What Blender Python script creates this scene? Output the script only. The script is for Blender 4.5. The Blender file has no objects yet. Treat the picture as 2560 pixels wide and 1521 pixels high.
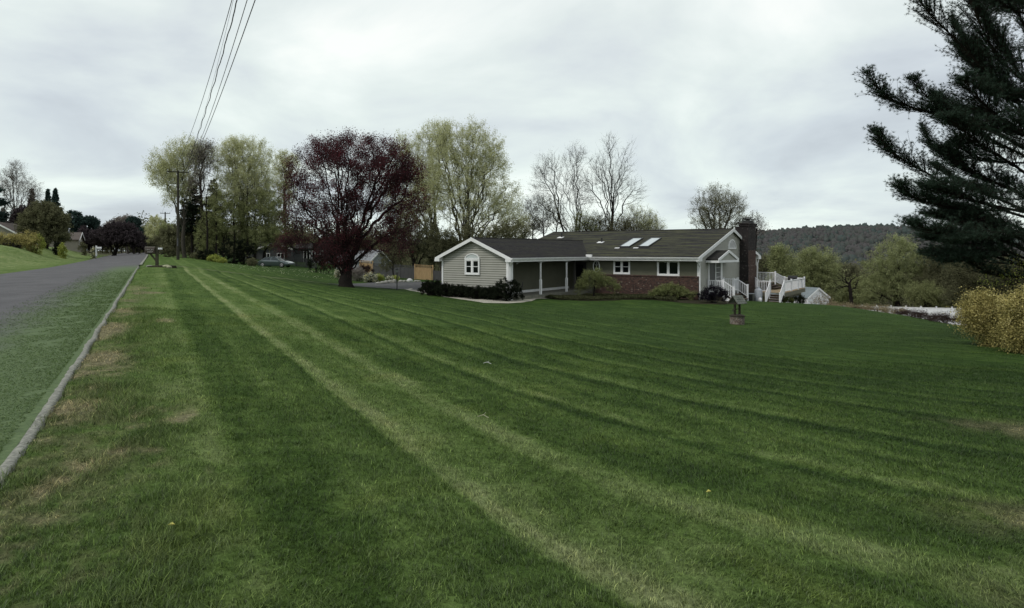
import bpy, math
import numpy as np
S = bpy.context.scene
COL = S.collection
rng = np.random.default_rng(11)
R = math.radians
# ------------------------------------------------------------ camera, world, light
F = 1600.; CX = 1280.; HY = 628.; EYE = 1.65        # focal length, centre column, horizon row (in the 2560 px frame), eye height
cd = bpy.data.cameras.new('camera'); cam = bpy.data.objects.new('camera', cd); COL.objects.link(cam)
cd.sensor_width = 36.; cd.lens = 36. * F / 2560.; cd.clip_end = 6000.; cd.clip_start = .05
cd.shift_y = -(760.5 - HY) / 2560.
cam.location = (0, 0, EYE); cam.rotation_euler = (R(90), 0, 0)
S.camera = cam
SUN_EL, SUN_AZ = 50., -125.                           # soft sun behind cloud, behind the camera to the left
w = bpy.data.worlds.new('World'); S.world = w; w.use_nodes = True
nt = w.node_tree; nt.nodes.clear()
def N(t, ty, **k):
    n = t.nodes.new(ty)
    for a, b in k.items():
        if a.startswith('i_'):
            key = a[2:]; key = int(key) if key.isdigit() else key.replace('_', ' ')
            n.inputs[key].default_value = b
        else: setattr(n, a, b)
    return n
def L(t, a, b): t.links.new(a, b)
def ramp(t, stops, interp='LINEAR'):
    n = N(t, 'ShaderNodeValToRGB'); e = n.color_ramp.elements; n.color_ramp.interpolation = interp
    while len(e) < len(stops): e.new(.5)
    for q, (p, c) in zip(e, stops):
        q.position = p; q.color = (c[0], c[1], c[2], 1) if not isinstance(c, (int, float)) else (c, c, c, 1)
    return n
sky = N(nt, 'ShaderNodeTexSky', sky_type='NISHITA', sun_disc=False, sun_elevation=R(SUN_EL), sun_rotation=R(SUN_AZ))
tc = N(nt, 'ShaderNodeTexCoord'); sep = N(nt, 'ShaderNodeSeparateXYZ'); L(nt, tc.outputs['Generated'], sep.inputs[0])
az = N(nt, 'ShaderNodeMath', operation='MAXIMUM', i_1=0.0); L(nt, sep.outputs[2], az.inputs[0])
ad = N(nt, 'ShaderNodeMath', operation='ADD', i_1=.22); L(nt, az.outputs[0], ad.inputs[0])
dx = N(nt, 'ShaderNodeMath', operation='DIVIDE'); L(nt, sep.outputs[0], dx.inputs[0]); L(nt, ad.outputs[0], dx.inputs[1])
dy = N(nt, 'ShaderNodeMath', operation='DIVIDE'); L(nt, sep.outputs[1], dy.inputs[0]); L(nt, ad.outputs[0], dy.inputs[1])
cv = N(nt, 'ShaderNodeCombineXYZ', i_2=1.3); L(nt, dx.outputs[0], cv.inputs[0]); L(nt, dy.outputs[0], cv.inputs[1])
n1 = N(nt, 'ShaderNodeTexNoise', i_Scale=.95, i_Detail=6., i_Roughness=.52, i_Distortion=.35); L(nt, cv.outputs[0], n1.inputs['Vector'])
cr = ramp(nt, [(.30, (5.3, 5.65, 6.3)), (.40, (6.3, 6.75, 7.35)), (.47, (7.1, 7.6, 7.95)), (.54, (7.9, 8.5, 8.5)), (.61, (8.9, 9.4, 9.3)), (.68, (10.0, 10.2, 10.0))]); L(nt, n1.outputs[0], cr.inputs[0])
# brighter, slightly green-white band towards the horizon
hb = N(nt, 'ShaderNodeMapRange'); hb.inputs[1].default_value = 0.; hb.inputs[2].default_value = .45; hb.inputs[3].default_value = 1.; hb.inputs[4].default_value = 0.
L(nt, az.outputs[0], hb.inputs[0])
mxh = N(nt, 'ShaderNodeMixRGB', blend_type='MULTIPLY'); L(nt, hb.outputs[0], mxh.inputs[0]); L(nt, cr.outputs[0], mxh.inputs[1]); mxh.inputs[2].default_value = (1.08, 1.13, 1.08, 1)
mx = N(nt, 'ShaderNodeMixRGB', i_0=.94); L(nt, sky.outputs[0], mx.inputs[1]); L(nt, mxh.outputs[0], mx.inputs[2])
bg = N(nt, 'ShaderNodeBackground', i_Strength=.1); L(nt, mx.outputs[0], bg.inputs[0])
wo = N(nt, 'ShaderNodeOutputWorld'); L(nt, bg.outputs[0], wo.inputs[0])
sd = bpy.data.lights.new('sun', 'SUN'); sun = bpy.data.objects.new('sun', sd); COL.objects.link(sun)
sd.energy = 1.5; sd.angle = R(14); sd.color = (1, .965, .91)
sun.rotation_euler = (R(90 - SUN_EL), 0, R(180 - SUN_AZ) + 0)
sun.location = (0, 0, 40)
vs = S.view_settings; S.display_settings.display_device = 'sRGB'; vs.view_transform = 'Standard'; vs.look = 'None'; vs.exposure = 0.; vs.gamma = 1.
S.cycles.max_bounces = 6; S.cycles.diffuse_bounces = 3; S.cycles.glossy_bounces = 2; S.cycles.transparent_max_bounces = 4; S.cycles.transmission_bounces = 3
# ------------------------------------------------------------ terrain height from surveyed points
def pix(px, py, Y): return ((px - CX) / F * Y, Y, EYE - (py - HY) / F * Y)
GP=[(0,0,0),(0,-15,0),(-10,-15,.05),(15,-15,-.9),(-20,-5,.1),(-220,260,2),
(-44,55,.9),(-64,80,2.45),(-70,95,2.3),(-76,105,2.2),(-80,115,2.0),(-39.1,75,.64),
pix(416,662,48),pix(480,670,48.5),pix(640,691,49),pix(760,703,50),pix(847,713.6,51),pix(990,724,51),pix(868,718,48.5),
pix(560,657,80),pix(500,650,80),pix(690,668,90),pix(640,668,75),pix(800,680,75),pix(940,705,62),pix(1060,701,72),pix(920,690,76),
pix(1080,706,61),pix(1135,744,44),pix(1279,758,40),pix(1350,747,43.5),pix(1487,752,45),pix(1633,745,45.5),pix(1700,752,44),
pix(1810,760,43.5),pix(1935,757,51),pix(2010,762,52),pix(1843,812,31),(5,5,-.4),(5,15,-.95),(-3,20,-.35),(-8,30,-.45),(0,30,-1.1),(8,30,-1.7),(12,15,-1.3),
pix(2100,765,50),pix(2250,787,40),pix(2390,815,31),pix(2480,865,22),(22,15,-1.6),(25,5,-1.4),
(32,45,-4),(30,35,-3.6),(27,25,-2.6),(50,82,-7.3),(30,80,-6),(25,65,-4.3),(10,70,-3),(-2,65,-1.7),(60,120,-10),(100,150,-12),(80,60,-9),(40,20,-4),(35,0,-3),
(0,100,-4),(0,150,-6),(-40,120,0),(-20,110,-1.5),(-120,60,4),(-150,150,2.6),(-60,150,1.1),(-30,200,-2),(50,220,-12),(200,200,-15),(200,50,-14),(200,-50,-10),
(100,-100,-6),(0,-60,0),(-100,-60,3),(-60,20,1.8),(-45,30,.9),(-200,0,6),(-100,320,1),(0,320,-6),(120,300,-16)]
for _c,_P in ((0.,[(3,.02),(10,.05),(17,.12),(25,.22),(35,.38),(45,.5),(55,.58),(65,.63),(75,.68),(90,.8),(110,.98),(140,1.15),(165,1.22),(200,1.28),(260,1.32)]),(-7.2,[(-5,.03),(5,.05),(12,.09),(20,.14),(29,.2),(39,.24),(48,.18),(57,.13),(70,.18),(89,.31),(110,.5),(143,.79),(170,.92),(200,1.02),(260,1.15)]),
    (-9.5,[(20,.3),(39,.5),(48,.5),(57,.5),(70,.55),(89,.75),(110,.95),(143,1.2),(200,1.4)])):
    for _y,_z in _P: GP.append((_c/.873-1.1-.56*_y,_y,_z))
GA=np.array(GP,float)
def _U(d2): return .5*d2*np.log(d2+1e-9)
_n=len(GA)
_A=np.zeros((_n+3,_n+3)); _d=((GA[:,None,:2]-GA[None,:,:2])**2).sum(-1)
_A[:_n,:_n]=_U(_d)+np.eye(_n)*4.0; _A[:_n,_n]=1; _A[:_n,_n+1:]=GA[:,:2]; _A[_n:,:_n]=_A[:_n,_n:].T
_W=np.linalg.solve(_A,np.concatenate([GA[:,2],[0,0,0]]))
_KR=np.array([(-60,-.05),(0,.0),(3,.02),(10,.05),(17,.12),(25,.22),(35,.38),(45,.5),(55,.58),(65,.63),(75,.68),(90,.8),(110,.98),(140,1.15),(165,1.22),(200,1.28),(260,1.32),(400,1.3)],float)
_KL=np.array([(-60,0),(-5,.03),(5,.05),(12,.09),(20,.14),(29,.2),(39,.22),(48,.18),(57,.15),(70,.19),(89,.31),(110,.5),(143,.79),(170,.92),(200,1.02),(260,1.15),(400,1.2)],float)
def gh(x,y):
    z=_tps(x,y); x=np.atleast_1d(np.asarray(x,float)); y=np.atleast_1d(np.asarray(y,float)); c=(x+1.1+.56*y)*.873
    q=np.clip(-c/7.2,-.2,1.3); zr=np.interp(y,_KR[:,0],_KR[:,1]); zl=np.interp(y,_KL[:,0],_KL[:,1]); p=zr+(zl-zr)*q+np.clip(-c-7.6,0,1.5)*.12
    w=np.clip(np.minimum((c+14.5)/6.,(3.4-c)/2.6),0,1); w=w*w*(3-2*w)*np.clip((330-y)/40,0,1)
    return z*(1-w)+p*w
def _tps(x,y):
    x=np.atleast_1d(np.asarray(x,float)); y=np.atleast_1d(np.asarray(y,float))
    r=np.hypot(x,y); s=np.minimum(1,330/np.maximum(r,1)); x=x*s; y=y*s
    out=np.empty(x.shape)
    for i in range(0,len(x),20000):
        a=x[i:i+20000]; b=y[i:i+20000]
        d=(a[:,None]-GA[None,:,0])**2+(b[:,None]-GA[None,:,1])**2
        out[i:i+20000]=_U(d)@_W[:_n]+_W[_n]+_W[_n+1]*a+_W[_n+2]*b
    return out

def g1(x, y): return float(gh(x, y)[0])
def hit(px, py, y0=1.5, y1=130.):
    Y = np.linspace(y0, y1, 2600); X = (px - CX) / F * Y; z = EYE - (py - HY) / F * Y; h = gh(X, Y); k = int(np.argmax(z < h))
    return (float(X[k]), float(Y[k]), float(h[k]))
def atpx(px, Y, dz=0.): x = (px - CX) / F * Y; return (x, Y, g1(x, Y) + dz)
def vnoise(x, y, seed=0):
    xi = np.floor(x).astype(int); yi = np.floor(y).astype(int); fx = x - xi; fy = y - yi; fx = fx * fx * (3 - 2 * fx); fy = fy * fy * (3 - 2 * fy)
    def h(a, b):
        v = np.sin(a * 127.1 + b * 311.7 + seed * 74.7) * 43758.5453; return v - np.floor(v)
    return (h(xi, yi) * (1 - fx) + h(xi + 1, yi) * fx) * (1 - fy) + (h(xi, yi + 1) * (1 - fx) + h(xi + 1, yi + 1) * fx) * fy
# ------------------------------------------------------------ object helpers
def empty(name, loc=(0, 0, 0), rz=0.):
    o = bpy.data.objects.new(name, None); COL.objects.link(o); o.location = loc; o.rotation_euler = (0, 0, rz); o.empty_display_size = .3; return o
def tag(o, label=None, cat=None, group=None, kind=None):
    if label: o['label'] = label
    if cat: o['category'] = cat
    if group: o['group'] = group
    if kind: o['kind'] = kind
    return o
def thing(name, label, cat, loc=(0, 0, 0), rz=0., group=None): return tag(empty(name, loc, rz), label, cat, group)
def link(name, me, mat, parent=None, loc=None):
    o = bpy.data.objects.new(name, me); COL.objects.link(o)
    if mat is not None: me.materials.append(mat)
    if parent is not None: o.parent = parent
    if loc is not None: o.location = loc
    return o
class MB:
    """collects boxes, prisms and tubes; build() links them as one mesh"""
    def __init__(s): s.v = []; s.f = []
    def add(s, vs, fs):
        b = len(s.v); s.v += [tuple(map(float, p)) for p in vs]; s.f += [tuple(b + i for i in f) for f in fs]; return s
    def box(s, x0, x1, y0, y1, z0, z1):
        return s.add([(x0, y0, z0), (x1, y0, z0), (x1, y1, z0), (x0, y1, z0), (x0, y0, z1), (x1, y0, z1), (x1, y1, z1), (x0, y1, z1)],
                     [(0, 3, 2, 1), (4, 5, 6, 7), (0, 1, 5, 4), (1, 2, 6, 5), (2, 3, 7, 6), (3, 0, 4, 7)])
    def prism(s, poly, a, b, axis='y'):
        n = len(poly); m = {'y': lambda p, t: (p[0], t, p[1]), 'x': lambda p, t: (t, p[0], p[1]), 'z': lambda p, t: (p[0], p[1], t)}[axis]
        vs = [m(p, a) for p in poly] + [m(p, b) for p in poly]
        return s.add(vs, [tuple(range(n)), tuple(range(2 * n - 1, n - 1, -1))] + [(i, i + n, (i + 1) % n + n, (i + 1) % n) for i in range(n)])
    def hexa(s, a, b):   # loft of two quads
        return s.add(list(a) + list(b), [(3, 2, 1, 0), (4, 5, 6, 7), (0, 1, 5, 4), (1, 2, 6, 5), (2, 3, 7, 6), (3, 0, 4, 7)])
    def tube(s, pts, r, n=8, cap=True):
        pts = [np.array(p, float) for p in pts]; rr = r if hasattr(r, '__len__') else [r] * len(pts); b = len(s.v); prev = None
        for i, p in enumerate(pts):
            d = pts[min(i + 1, len(pts) - 1)] - pts[max(i - 1, 0)]; d /= (np.linalg.norm(d) + 1e-9)
            u = np.cross(d, (0, 0, 1)) if abs(d[2]) < .95 else np.cross(d, (0, 1, 0))
            if prev is not None: u = prev - d * prev.dot(d)
            u /= np.linalg.norm(u) + 1e-9; prev = u; q = np.cross(d, u)
            for k in range(n):
                a = 2 * math.pi * k / n; s.v.append(tuple(p + (u * math.cos(a) + q * math.sin(a)) * rr[i]))
        for i in range(len(pts) - 1):
            for k in range(n): s.f.append((b + i * n + k, b + i * n + (k + 1) % n, b + (i + 1) * n + (k + 1) % n, b + (i + 1) * n + k))
        if cap: s.f.append(tuple(b + k for k in range(n))[::-1]); s.f.append(tuple(b + (len(pts) - 1) * n + k for k in range(n)))
        return s
    def lathe(s, prof, n=20, c=(0, 0)):
        b = len(s.v)
        for r, z in prof:
            for k in range(n): a = 2 * math.pi * k / n; s.v.append((c[0] + r * math.cos(a), c[1] + r * math.sin(a), z))
        for i in range(len(prof) - 1):
            for k in range(n): s.f.append((b + i * n + k, b + i * n + (k + 1) % n, b + (i + 1) * n + (k + 1) % n, b + (i + 1) * n + k))
        s.f.append(tuple(b + k for k in range(n))[::-1]); s.f.append(tuple(b + (len(prof) - 1) * n + k for k in range(n)))
        return s
    def build(s, name, mat, parent=None, smooth=False, swap=False, off=(0, 0, 0), rz=0., bevel=0.):
        me = bpy.data.meshes.new(name); V = np.array(s.v); V = V.copy()
        if rz: c, q = math.cos(rz), math.sin(rz); V = np.stack([V[:, 0] * c - V[:, 1] * q, V[:, 0] * q + V[:, 1] * c, V[:, 2]], 1)
        V = V + np.array(off)
        me.from_pydata([tuple(p) for p in V], [], s.f)
        uv = me.uv_layers.new(name='UVMap')
        for p in me.polygons:
            nx, ny, nz = map(abs, p.normal)
            for li in p.loop_indices:
                x, y, z = me.vertices[me.loops[li].vertex_index].co
                t = (y, x) if swap else (x, y)
                uv.data[li].uv = t if nz >= max(nx, ny) * .9 else ((y, z) if nx > ny else (x, z))
        me.validate(); me.update()
        if smooth:
            me.polygons.foreach_set('use_smooth', [True] * len(me.polygons))
            me.set_sharp_from_angle(angle=R(40))
        o = link(name, me, mat, parent)
        if bevel:
            m = o.modifiers.new('bevel', 'BEVEL'); m.width = bevel; m.segments = 2; m.limit_method = 'ANGLE'
        return o
def np_mesh(name, V, polys, mat, parent=None, face_rnd=None, vattr=None, smooth=False):
    V = np.asarray(V, np.float32); polys = [np.asarray(p, np.int32) for p in polys if len(p)]
    me = bpy.data.meshes.new(name); me.vertices.add(len(V)); me.vertices.foreach_set('co', V.ravel())
    loops = np.concatenate([p.ravel() for p in polys]); tot = np.concatenate([np.full(len(p), p.shape[1], np.int32) for p in polys])
    start = np.concatenate([[0], np.cumsum(tot)[:-1]]).astype(np.int32)
    me.loops.add(len(loops)); me.loops.foreach_set('vertex_index', loops); me.polygons.add(len(tot)); me.polygons.foreach_set('loop_start', start)
    if smooth: me.polygons.foreach_set('use_smooth', np.ones(len(tot), bool))
    me.update(calc_edges=True)
    if face_rnd is not None:
        a = me.attributes.new('rnd', 'FLOAT', 'FACE'); a.data.foreach_set('value', np.asarray(face_rnd, np.float32))
    for k, arr in (vattr or {}).items():
        a = me.attributes.new(k, 'FLOAT', 'POINT'); a.data.foreach_set('value', np.asarray(arr, np.float32))
    return link(name, me, mat, parent)
# ------------------------------------------------------------ materials
MATS = {}
def newmat(name):
    m = bpy.data.materials.new(name); m.use_nodes = True; t = m.node_tree; t.nodes.clear(); o = N(t, 'ShaderNodeOutputMaterial')
    MATS[name] = m; return m, t, o
def prin(t, o, rough=.7, spec=.3, metal=0.):
    p = N(t, 'ShaderNodeBsdfPrincipled'); p.inputs['Roughness'].default_value = rough; p.inputs['Specular IOR Level'].default_value = spec; p.inputs['Metallic'].default_value = metal
    L(t, p.outputs[0], o.inputs[0]); return p
def c4(c): return (c[0], c[1], c[2], 1)
def M(name, c1, c2=None, scale=6., rough=.75, spec=.25, bump=0., detail=4., metal=0., stretch=(1, 1, 1), lo=.35, hi=.65):
    m, t, o = newmat(name); p = prin(t, o, rough, spec, metal)
    c2 = c2 or tuple(x * .8 for x in c1)
    tcn = N(t, 'ShaderNodeTexCoord'); mp = N(t, 'ShaderNodeMapping'); mp.inputs['Scale'].default_value = stretch; L(t, tcn.outputs['Object'], mp.inputs[0])
    n = N(t, 'ShaderNodeTexNoise', i_Scale=scale, i_Detail=detail, i_Roughness=.6); L(t, mp.outputs[0], n.inputs['Vector'])
    r = ramp(t, [(lo, c1), (hi, c2)]); L(t, n.outputs[0], r.inputs[0]); L(t, r.outputs[0], p.inputs['Base Color'])
    if bump:
        b = N(t, 'ShaderNodeBump', i_Strength=bump, i_Distance=.02); L(t, n.outputs[0], b.inputs['Height']); L(t, b.outputs[0], p.inputs['Normal'])
    return m
def leafmat(name, stops, transl=.3):
    m, t, o = newmat(name); a = N(t, 'ShaderNodeAttribute', attribute_name='rnd'); r = ramp(t, stops); L(t, a.outputs['Fac'], r.inputs[0])
    d = N(t, 'ShaderNodeBsdfDiffuse'); q = N(t, 'ShaderNodeBsdfTranslucent'); x = N(t, 'ShaderNodeMixShader', i_0=transl)
    L(t, r.outputs[0], d.inputs[0]); L(t, r.outputs[0], q.inputs[0]); L(t, d.outputs[0], x.inputs[1]); L(t, q.outputs[0], x.inputs[2]); L(t, x.outputs[0], o.inputs[0])
    return m
def brickmat(name, cols, mortar, sx=.21, sz=.075, soot=0.):
    m, t, o = newmat(name); p = prin(t, o, .9, .15)
    uv = N(t, 'ShaderNodeUVMap'); bt = N(t, 'ShaderNodeTexBrick'); bt.offset = .5
    bt.inputs['Scale'].default_value = 1.; bt.inputs['Brick Width'].default_value = sx; bt.inputs['Row Height'].default_value = sz
    bt.inputs['Mortar Size'].default_value = .006; bt.inputs['Mortar'].default_value = c4(mortar); bt.inputs['Color1'].default_value = (0, 0, 0, 1); bt.inputs['Color2'].default_value = (1, 1, 1, 1); bt.inputs['Bias'].default_value = 0.
    L(t, uv.outputs[0], bt.inputs[0])
    # per-brick variation from a snapped noise
    sn = N(t, 'ShaderNodeVectorMath', operation='SNAP'); sn.inputs[1].default_value = (sx * .5, sz, 1); L(t, uv.outputs[0], sn.inputs[0])
    wn = N(t, 'ShaderNodeTexWhiteNoise', noise_dimensions='2D'); L(t, sn.outputs[0], wn.inputs['Vector'])
    r = ramp(t, cols, 'CONSTANT'); L(t, wn.outputs['Value'], r.inputs[0])
    mm = N(t, 'ShaderNodeMixRGB'); L(t, bt.outputs['Fac'], mm.inputs[0]); L(t, r.outputs[0], mm.inputs[1]); mm.inputs[2].default_value = c4(mortar)
    out = mm.outputs[0]
    if soot:
        tcn = N(t, 'ShaderNodeTexCoord'); n = N(t, 'ShaderNodeTexNoise', i_Scale=1.3, i_Detail=5.); L(t, tcn.outputs['Object'], n.inputs['Vector'])
        rr = ramp(t, [(.38, soot), (.62, soot * .55)]); L(t, n.outputs[0], rr.inputs[0])
        k = N(t, 'ShaderNodeMixRGB'); L(t, rr.outputs[0], k.inputs[0]); L(t, out, k.inputs[1]); k.inputs[2].default_value = (.018, .017, .018, 1); out = k.outputs[0]
    L(t, out, p.inputs['Base Color'])
    b = N(t, 'ShaderNodeBump', i_Strength=.6, i_Distance=.01, invert=True); L(t, bt.outputs['Fac'], b.inputs['Height']); L(t, b.outputs[0], p.inputs['Normal'])
    return m
def shinglemat(name, c1, c2, moss, mossamt):
    m, t, o = newmat(name); p = prin(t, o, .95, .1)
    uv = N(t, 'ShaderNodeUVMap'); sx, sz = .3, .14
    sn = N(t, 'ShaderNodeVectorMath', operation='SNAP'); sn.inputs[1].default_value = (sx, sz, 1); L(t, uv.outputs[0], sn.inputs[0])
    wn = N(t, 'ShaderNodeTexWhiteNoise', noise_dimensions='2D'); L(t, sn.outputs[0], wn.inputs['Vector'])
    r = ramp(t, [(0., c1), (1., c2)]); L(t, wn.outputs['Value'], r.inputs[0])
    bt = N(t, 'ShaderNodeTexBrick'); bt.offset = .5; bt.inputs['Scale'].default_value = 1.; bt.inputs['Brick Width'].default_value = sx; bt.inputs['Row Height'].default_value = sz; bt.inputs['Mortar Size'].default_value = .014
    L(t, uv.outputs[0], bt.inputs[0])
    mm = N(t, 'ShaderNodeMixRGB'); L(t, bt.outputs['Fac'], mm.inputs[0]); L(t, r.outputs[0], mm.inputs[1]); mm.inputs[2].default_value = c4([x * .35 for x in c1])
    mp = N(t, 'ShaderNodeMapping'); mp.inputs['Scale'].default_value = (.3, 2.4, 1.); L(t, uv.outputs[0], mp.inputs[0])
    n = N(t, 'ShaderNodeTexNoise', i_Scale=1.1, i_Detail=7., i_Roughness=.7); L(t, mp.outputs[0], n.inputs['Vector'])
    rr = ramp(t, [(.42, 0.), (.62, mossamt)]); L(t, n.outputs[0], rr.inputs[0])
    k = N(t, 'ShaderNodeMixRGB'); L(t, rr.outputs[0], k.inputs[0]); L(t, mm.outputs[0], k.inputs[1]); k.inputs[2].default_value = c4(moss)
    L(t, k.outputs[0], p.inputs['Base Color'])
    b = N(t, 'ShaderNodeBump', i_Strength=.5, i_Distance=.01, invert=True); L(t, bt.outputs['Fac'], b.inputs['Height']); L(t, b.outputs[0], p.inputs['Normal'])
    return m
white = M('white_paint', (.80, .80, .79), (.70, .70, .69), 3., .5, .35)
white2 = M('white_vinyl', (.86, .86, .87), (.78, .78, .80), 2., .4, .35)
siding = M('sage_siding', (.345, .342, .30), (.315, .312, .275), 1.5, .7, .2)
panel_shaded = M('olive_panel_shaded', (.125, .125, .09), (.11, .11, .08), 1.2, .8, .15)  # smooth olive panels; the shade under the eaves is put into the darker colour
concrete = M('concrete', (.19, .185, .15), (.13, .13, .105), 4., .9, .1, .3)
brick = brickmat('red_brick', [(0, (.085, .048, .038)), (.3, (.062, .040, .034)), (.55, (.10, .062, .050)), (.8, (.045, .032, .028)), (.972, (.20, .165, .14))], (.05, .044, .038))
brick_soot = brickmat('sooty_brick', [(0, (.07, .052, .047)), (.35, (.055, .045, .041)), (.7, (.045, .038, .035)), (.93, (.2, .18, .16))], (.05, .047, .044), soot=.8)
brick_well = brickmat('well_stone', [(0, (.22, .17, .14)), (.3, (.14, .10, .085)), (.55, (.28, .25, .21)), (.8, (.1, .085, .075))], (.09, .09, .075), .12, .05)
shingle = shinglemat('dark_shingles', (.036, .034, .034), (.020, .019, .021), (.05, .050, .032), .4)
shingle_moss = shinglemat('mossy_shingles', (.044, .042, .042), (.017, .017, .019), (.080, .082, .044), .8)
shingle_tan = shinglemat('tan_shingles', (.15, .125, .11), (.12, .10, .09), (.13, .12, .10), .3)
def glassmat(name, c, rough=.06, spec=.5):
    m, t, o = newmat(name); p = prin(t, o, rough, spec); p.inputs['Base Color'].default_value = c4(c); return m
glass = glassmat('dark_window_glass', (.006, .008, .008), .08, .22)
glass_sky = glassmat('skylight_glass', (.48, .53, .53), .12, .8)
metal_dark = M('dark_metal', (.02, .02, .02), (.03, .03, .03), 8., .45, .4)
metal_gal = M('weathered_white_metal', (.5, .52, .55), (.34, .36, .4), 5., .4, .4)
darkwood = M('dark_weathered_wood', (.035, .032, .024), (.05, .045, .033), 9., .85, .1, .3, stretch=(4, 4, .6))
deckwood = M('brown_deck_boards', (.13, .095, .068), (.10, .072, .052), 5., .8, .15, .2)
deckbeam = M('tan_deck_beam', (.17, .16, .115), (.13, .125, .09), 5., .8, .15)
newwood = M('fresh_pine_boards', (.52, .36, .19), (.38, .25, .13), 3., .8, .15, .2, stretch=(5, 5, .6))
greywood = M('grey_weathered_boards', (.085, .085, .083), (.06, .06, .06), 2.5, .9, .1, .3, stretch=(5, 5, .5))
polewood = M('utility_pole_wood', (.062, .057, .044), (.036, .034, .027), 4., .9, .1, .4, stretch=(6, 6, .5))
slate = M('slate_tiles', (.19, .20, .175), (.10, .11, .095), 4., .85, .2)
stone = M('garden_stone', (.34, .33, .3), (.2, .2, .17), 5., .9, .1, .6)
whitestone = M('white_boulder', (.62, .62, .6), (.48, .48, .46), 3., .9, .1, .5)
bark = M('bark_grey', (.075, .068, .056), (.04, .036, .03), 5., .95, .05, .6, stretch=(3, 3, .7))
bark_dark = M('bark_dark', (.026, .022, .019), (.014, .012, .011), 6., .95, .05, .6, stretch=(3, 3, .7))
bark_pale = M('bark_pale', (.12, .11, .09), (.07, .065, .052), 5., .95, .05, .6, stretch=(3, 3, .7))
bark_pine = M('bark_pine', (.032, .026, .02), (.018, .015, .013), 5., .95, .05, .6)
cable_m = M('black_cable', (.012, .012, .013), (.02, .02, .02), 5., .6, .2)
def pairs(a, b, c): return [(0., a), (.5, b), (1., c)]
lf_valley = leafmat('leaves_valley_green', pairs((.12, .135, .06), (.29, .32, .145), (.48, .50, .27)), .45)
lf_pale = leafmat('leaves_pale_spring', pairs((.34, .35, .18), (.54, .55, .31), (.72, .73, .47)), .55)
lf_green = leafmat('leaves_mid_green', pairs((.14, .155, .07), (.24, .26, .115), (.36, .38, .19)), .45)
lf_olive = leafmat('leaves_dull_olive', pairs((.08, .082, .045), (.14, .14, .078), (.22, .22, .125)), .35)
lf_red = leafmat('leaves_dark_red', [(0., (.038, .029, .030)), (.45, (.070, .038, .041)), (.75, (.12, .037, .044)), (1., (.22, .045, .058))], .4)
lf_purple = leafmat('leaves_dull_purple', pairs((.035, .029, .031), (.06, .049, .052), (.095, .078, .08)), .2)
lf_shrubg2 = leafmat('leaves_opening_buds', pairs((.12, .12, .075), (.24, .24, .15), (.4, .4, .27)), .4)
lf_bud = leafmat('buds_grey_pink', pairs((.16, .14, .125), (.24, .215, .19), (.36, .33, .29)), .35)
lf_pine = leafmat('needles_dark_green', pairs((.012, .018, .012), (.026, .036, .023), (.045, .062, .042)), .15)
lf_pine_near = leafmat('needles_pine', pairs((.014, .025, .014), (.034, .055, .036), (.075, .11, .082)), .3)
lf_conif = leafmat('needles_blue_green', pairs((.02, .034, .029), (.038, .062, .053), (.06, .092, .078)), .15)
lf_rust = leafmat('needles_rusty', pairs((.025, .017, .016), (.045, .03, .028), (.06, .042, .035)), .1)
lf_forsythia = leafmat('forsythia_blossom', [(0., (.07, .078, .03)), (.35, (.22, .20, .07)), (.65, (.48, .41, .15)), (1., (.78, .70, .36))], .3)
lf_yellowgreen = leafmat('leaves_yellow_green', pairs((.16, .19, .04), (.3, .34, .08), (.48, .5, .15)), .3)
lf_shrub = leafmat('leaves_shrub_dark', pairs((.008, .010, .007), (.014, .018, .011), (.03, .036, .022)), .1)
lf_shrubg = leafmat('leaves_shrub_green', pairs((.03, .036, .013), (.06, .07, .022), (.12, .13, .045)), .25)
lf_cover = leafmat('leaves_ground_cover', pairs((.03, .034, .016), (.065, .07, .034), (.13, .135, .075)), .25)
lf_bush_bright = leafmat('leaves_spring_bush', pairs((.09, .105, .04), (.19, .215, .085), (.32, .35, .16)), .35)
lf_bramble = leafmat('dry_bramble', pairs((.13, .10, .065), (.26, .21, .13), (.42, .36, .22)), .3)
lf_flower = leafmat('white_flowers', [(0., (.05, .07, .03)), (.45, (.1, .12, .06)), (.55, (.7, .7, .65)), (.85, (.75, .68, .25)), (1., (.7, .7, .65))], .3)
# ------------------------------------------------------------ ground sheet (one sheet to the horizon)
U_R = np.array([.8186, -.5744]); V_R = np.array([.5744, .8186])   # house axes
H0 = np.array([13.3, 45.5])
def hw(u, v): p = H0 + U_R * u + V_R * v; return float(p[0]), float(p[1])
def ccn(x, y): return (x + 1.1 + .56 * y) * .873              # distance right of the kerb line
def dry_mask(x, y):
    c = ccn(x, y); n = vnoise(x * 1.3 + y * .35, y * .62, 3) * .6 + vnoise(x * 4.1, y * 3.1, 5) * .25 + vnoise(x * 13., y * 11., 8) * .15
    edge = np.clip((1.35 - c) / .9, 0, 1) * np.clip((c + .15) / .3, 0, 1)
    m = np.clip((n - .70 + .24 * edge) / .15, 0, 1) * (edge > 0)
    thin = np.clip((1.15 - c) / .7, 0, 1) * np.clip((c + .15) / .2, 0, 1); m = np.maximum(m * .85, thin * np.clip((vnoise(x * 19., y * 15., 12) * .6 + vnoise(x * 5, y * 3.3, 13) * .4 - .42) / .2, 0, 1) * .4)
    for (a, b, r) in ((3.9, 4.6, .55), (3.2, 3.4, .5), (6.6, 8.2, .8)):
        m = np.maximum(m, np.clip((n - .42) / .15, 0, 1) * np.clip(1.2 - np.hypot((x - a) / 1.6, y - b) / r, 0, 1) * .6)
    return m * np.clip((30 - y) / 8, 0, 1)
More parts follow.
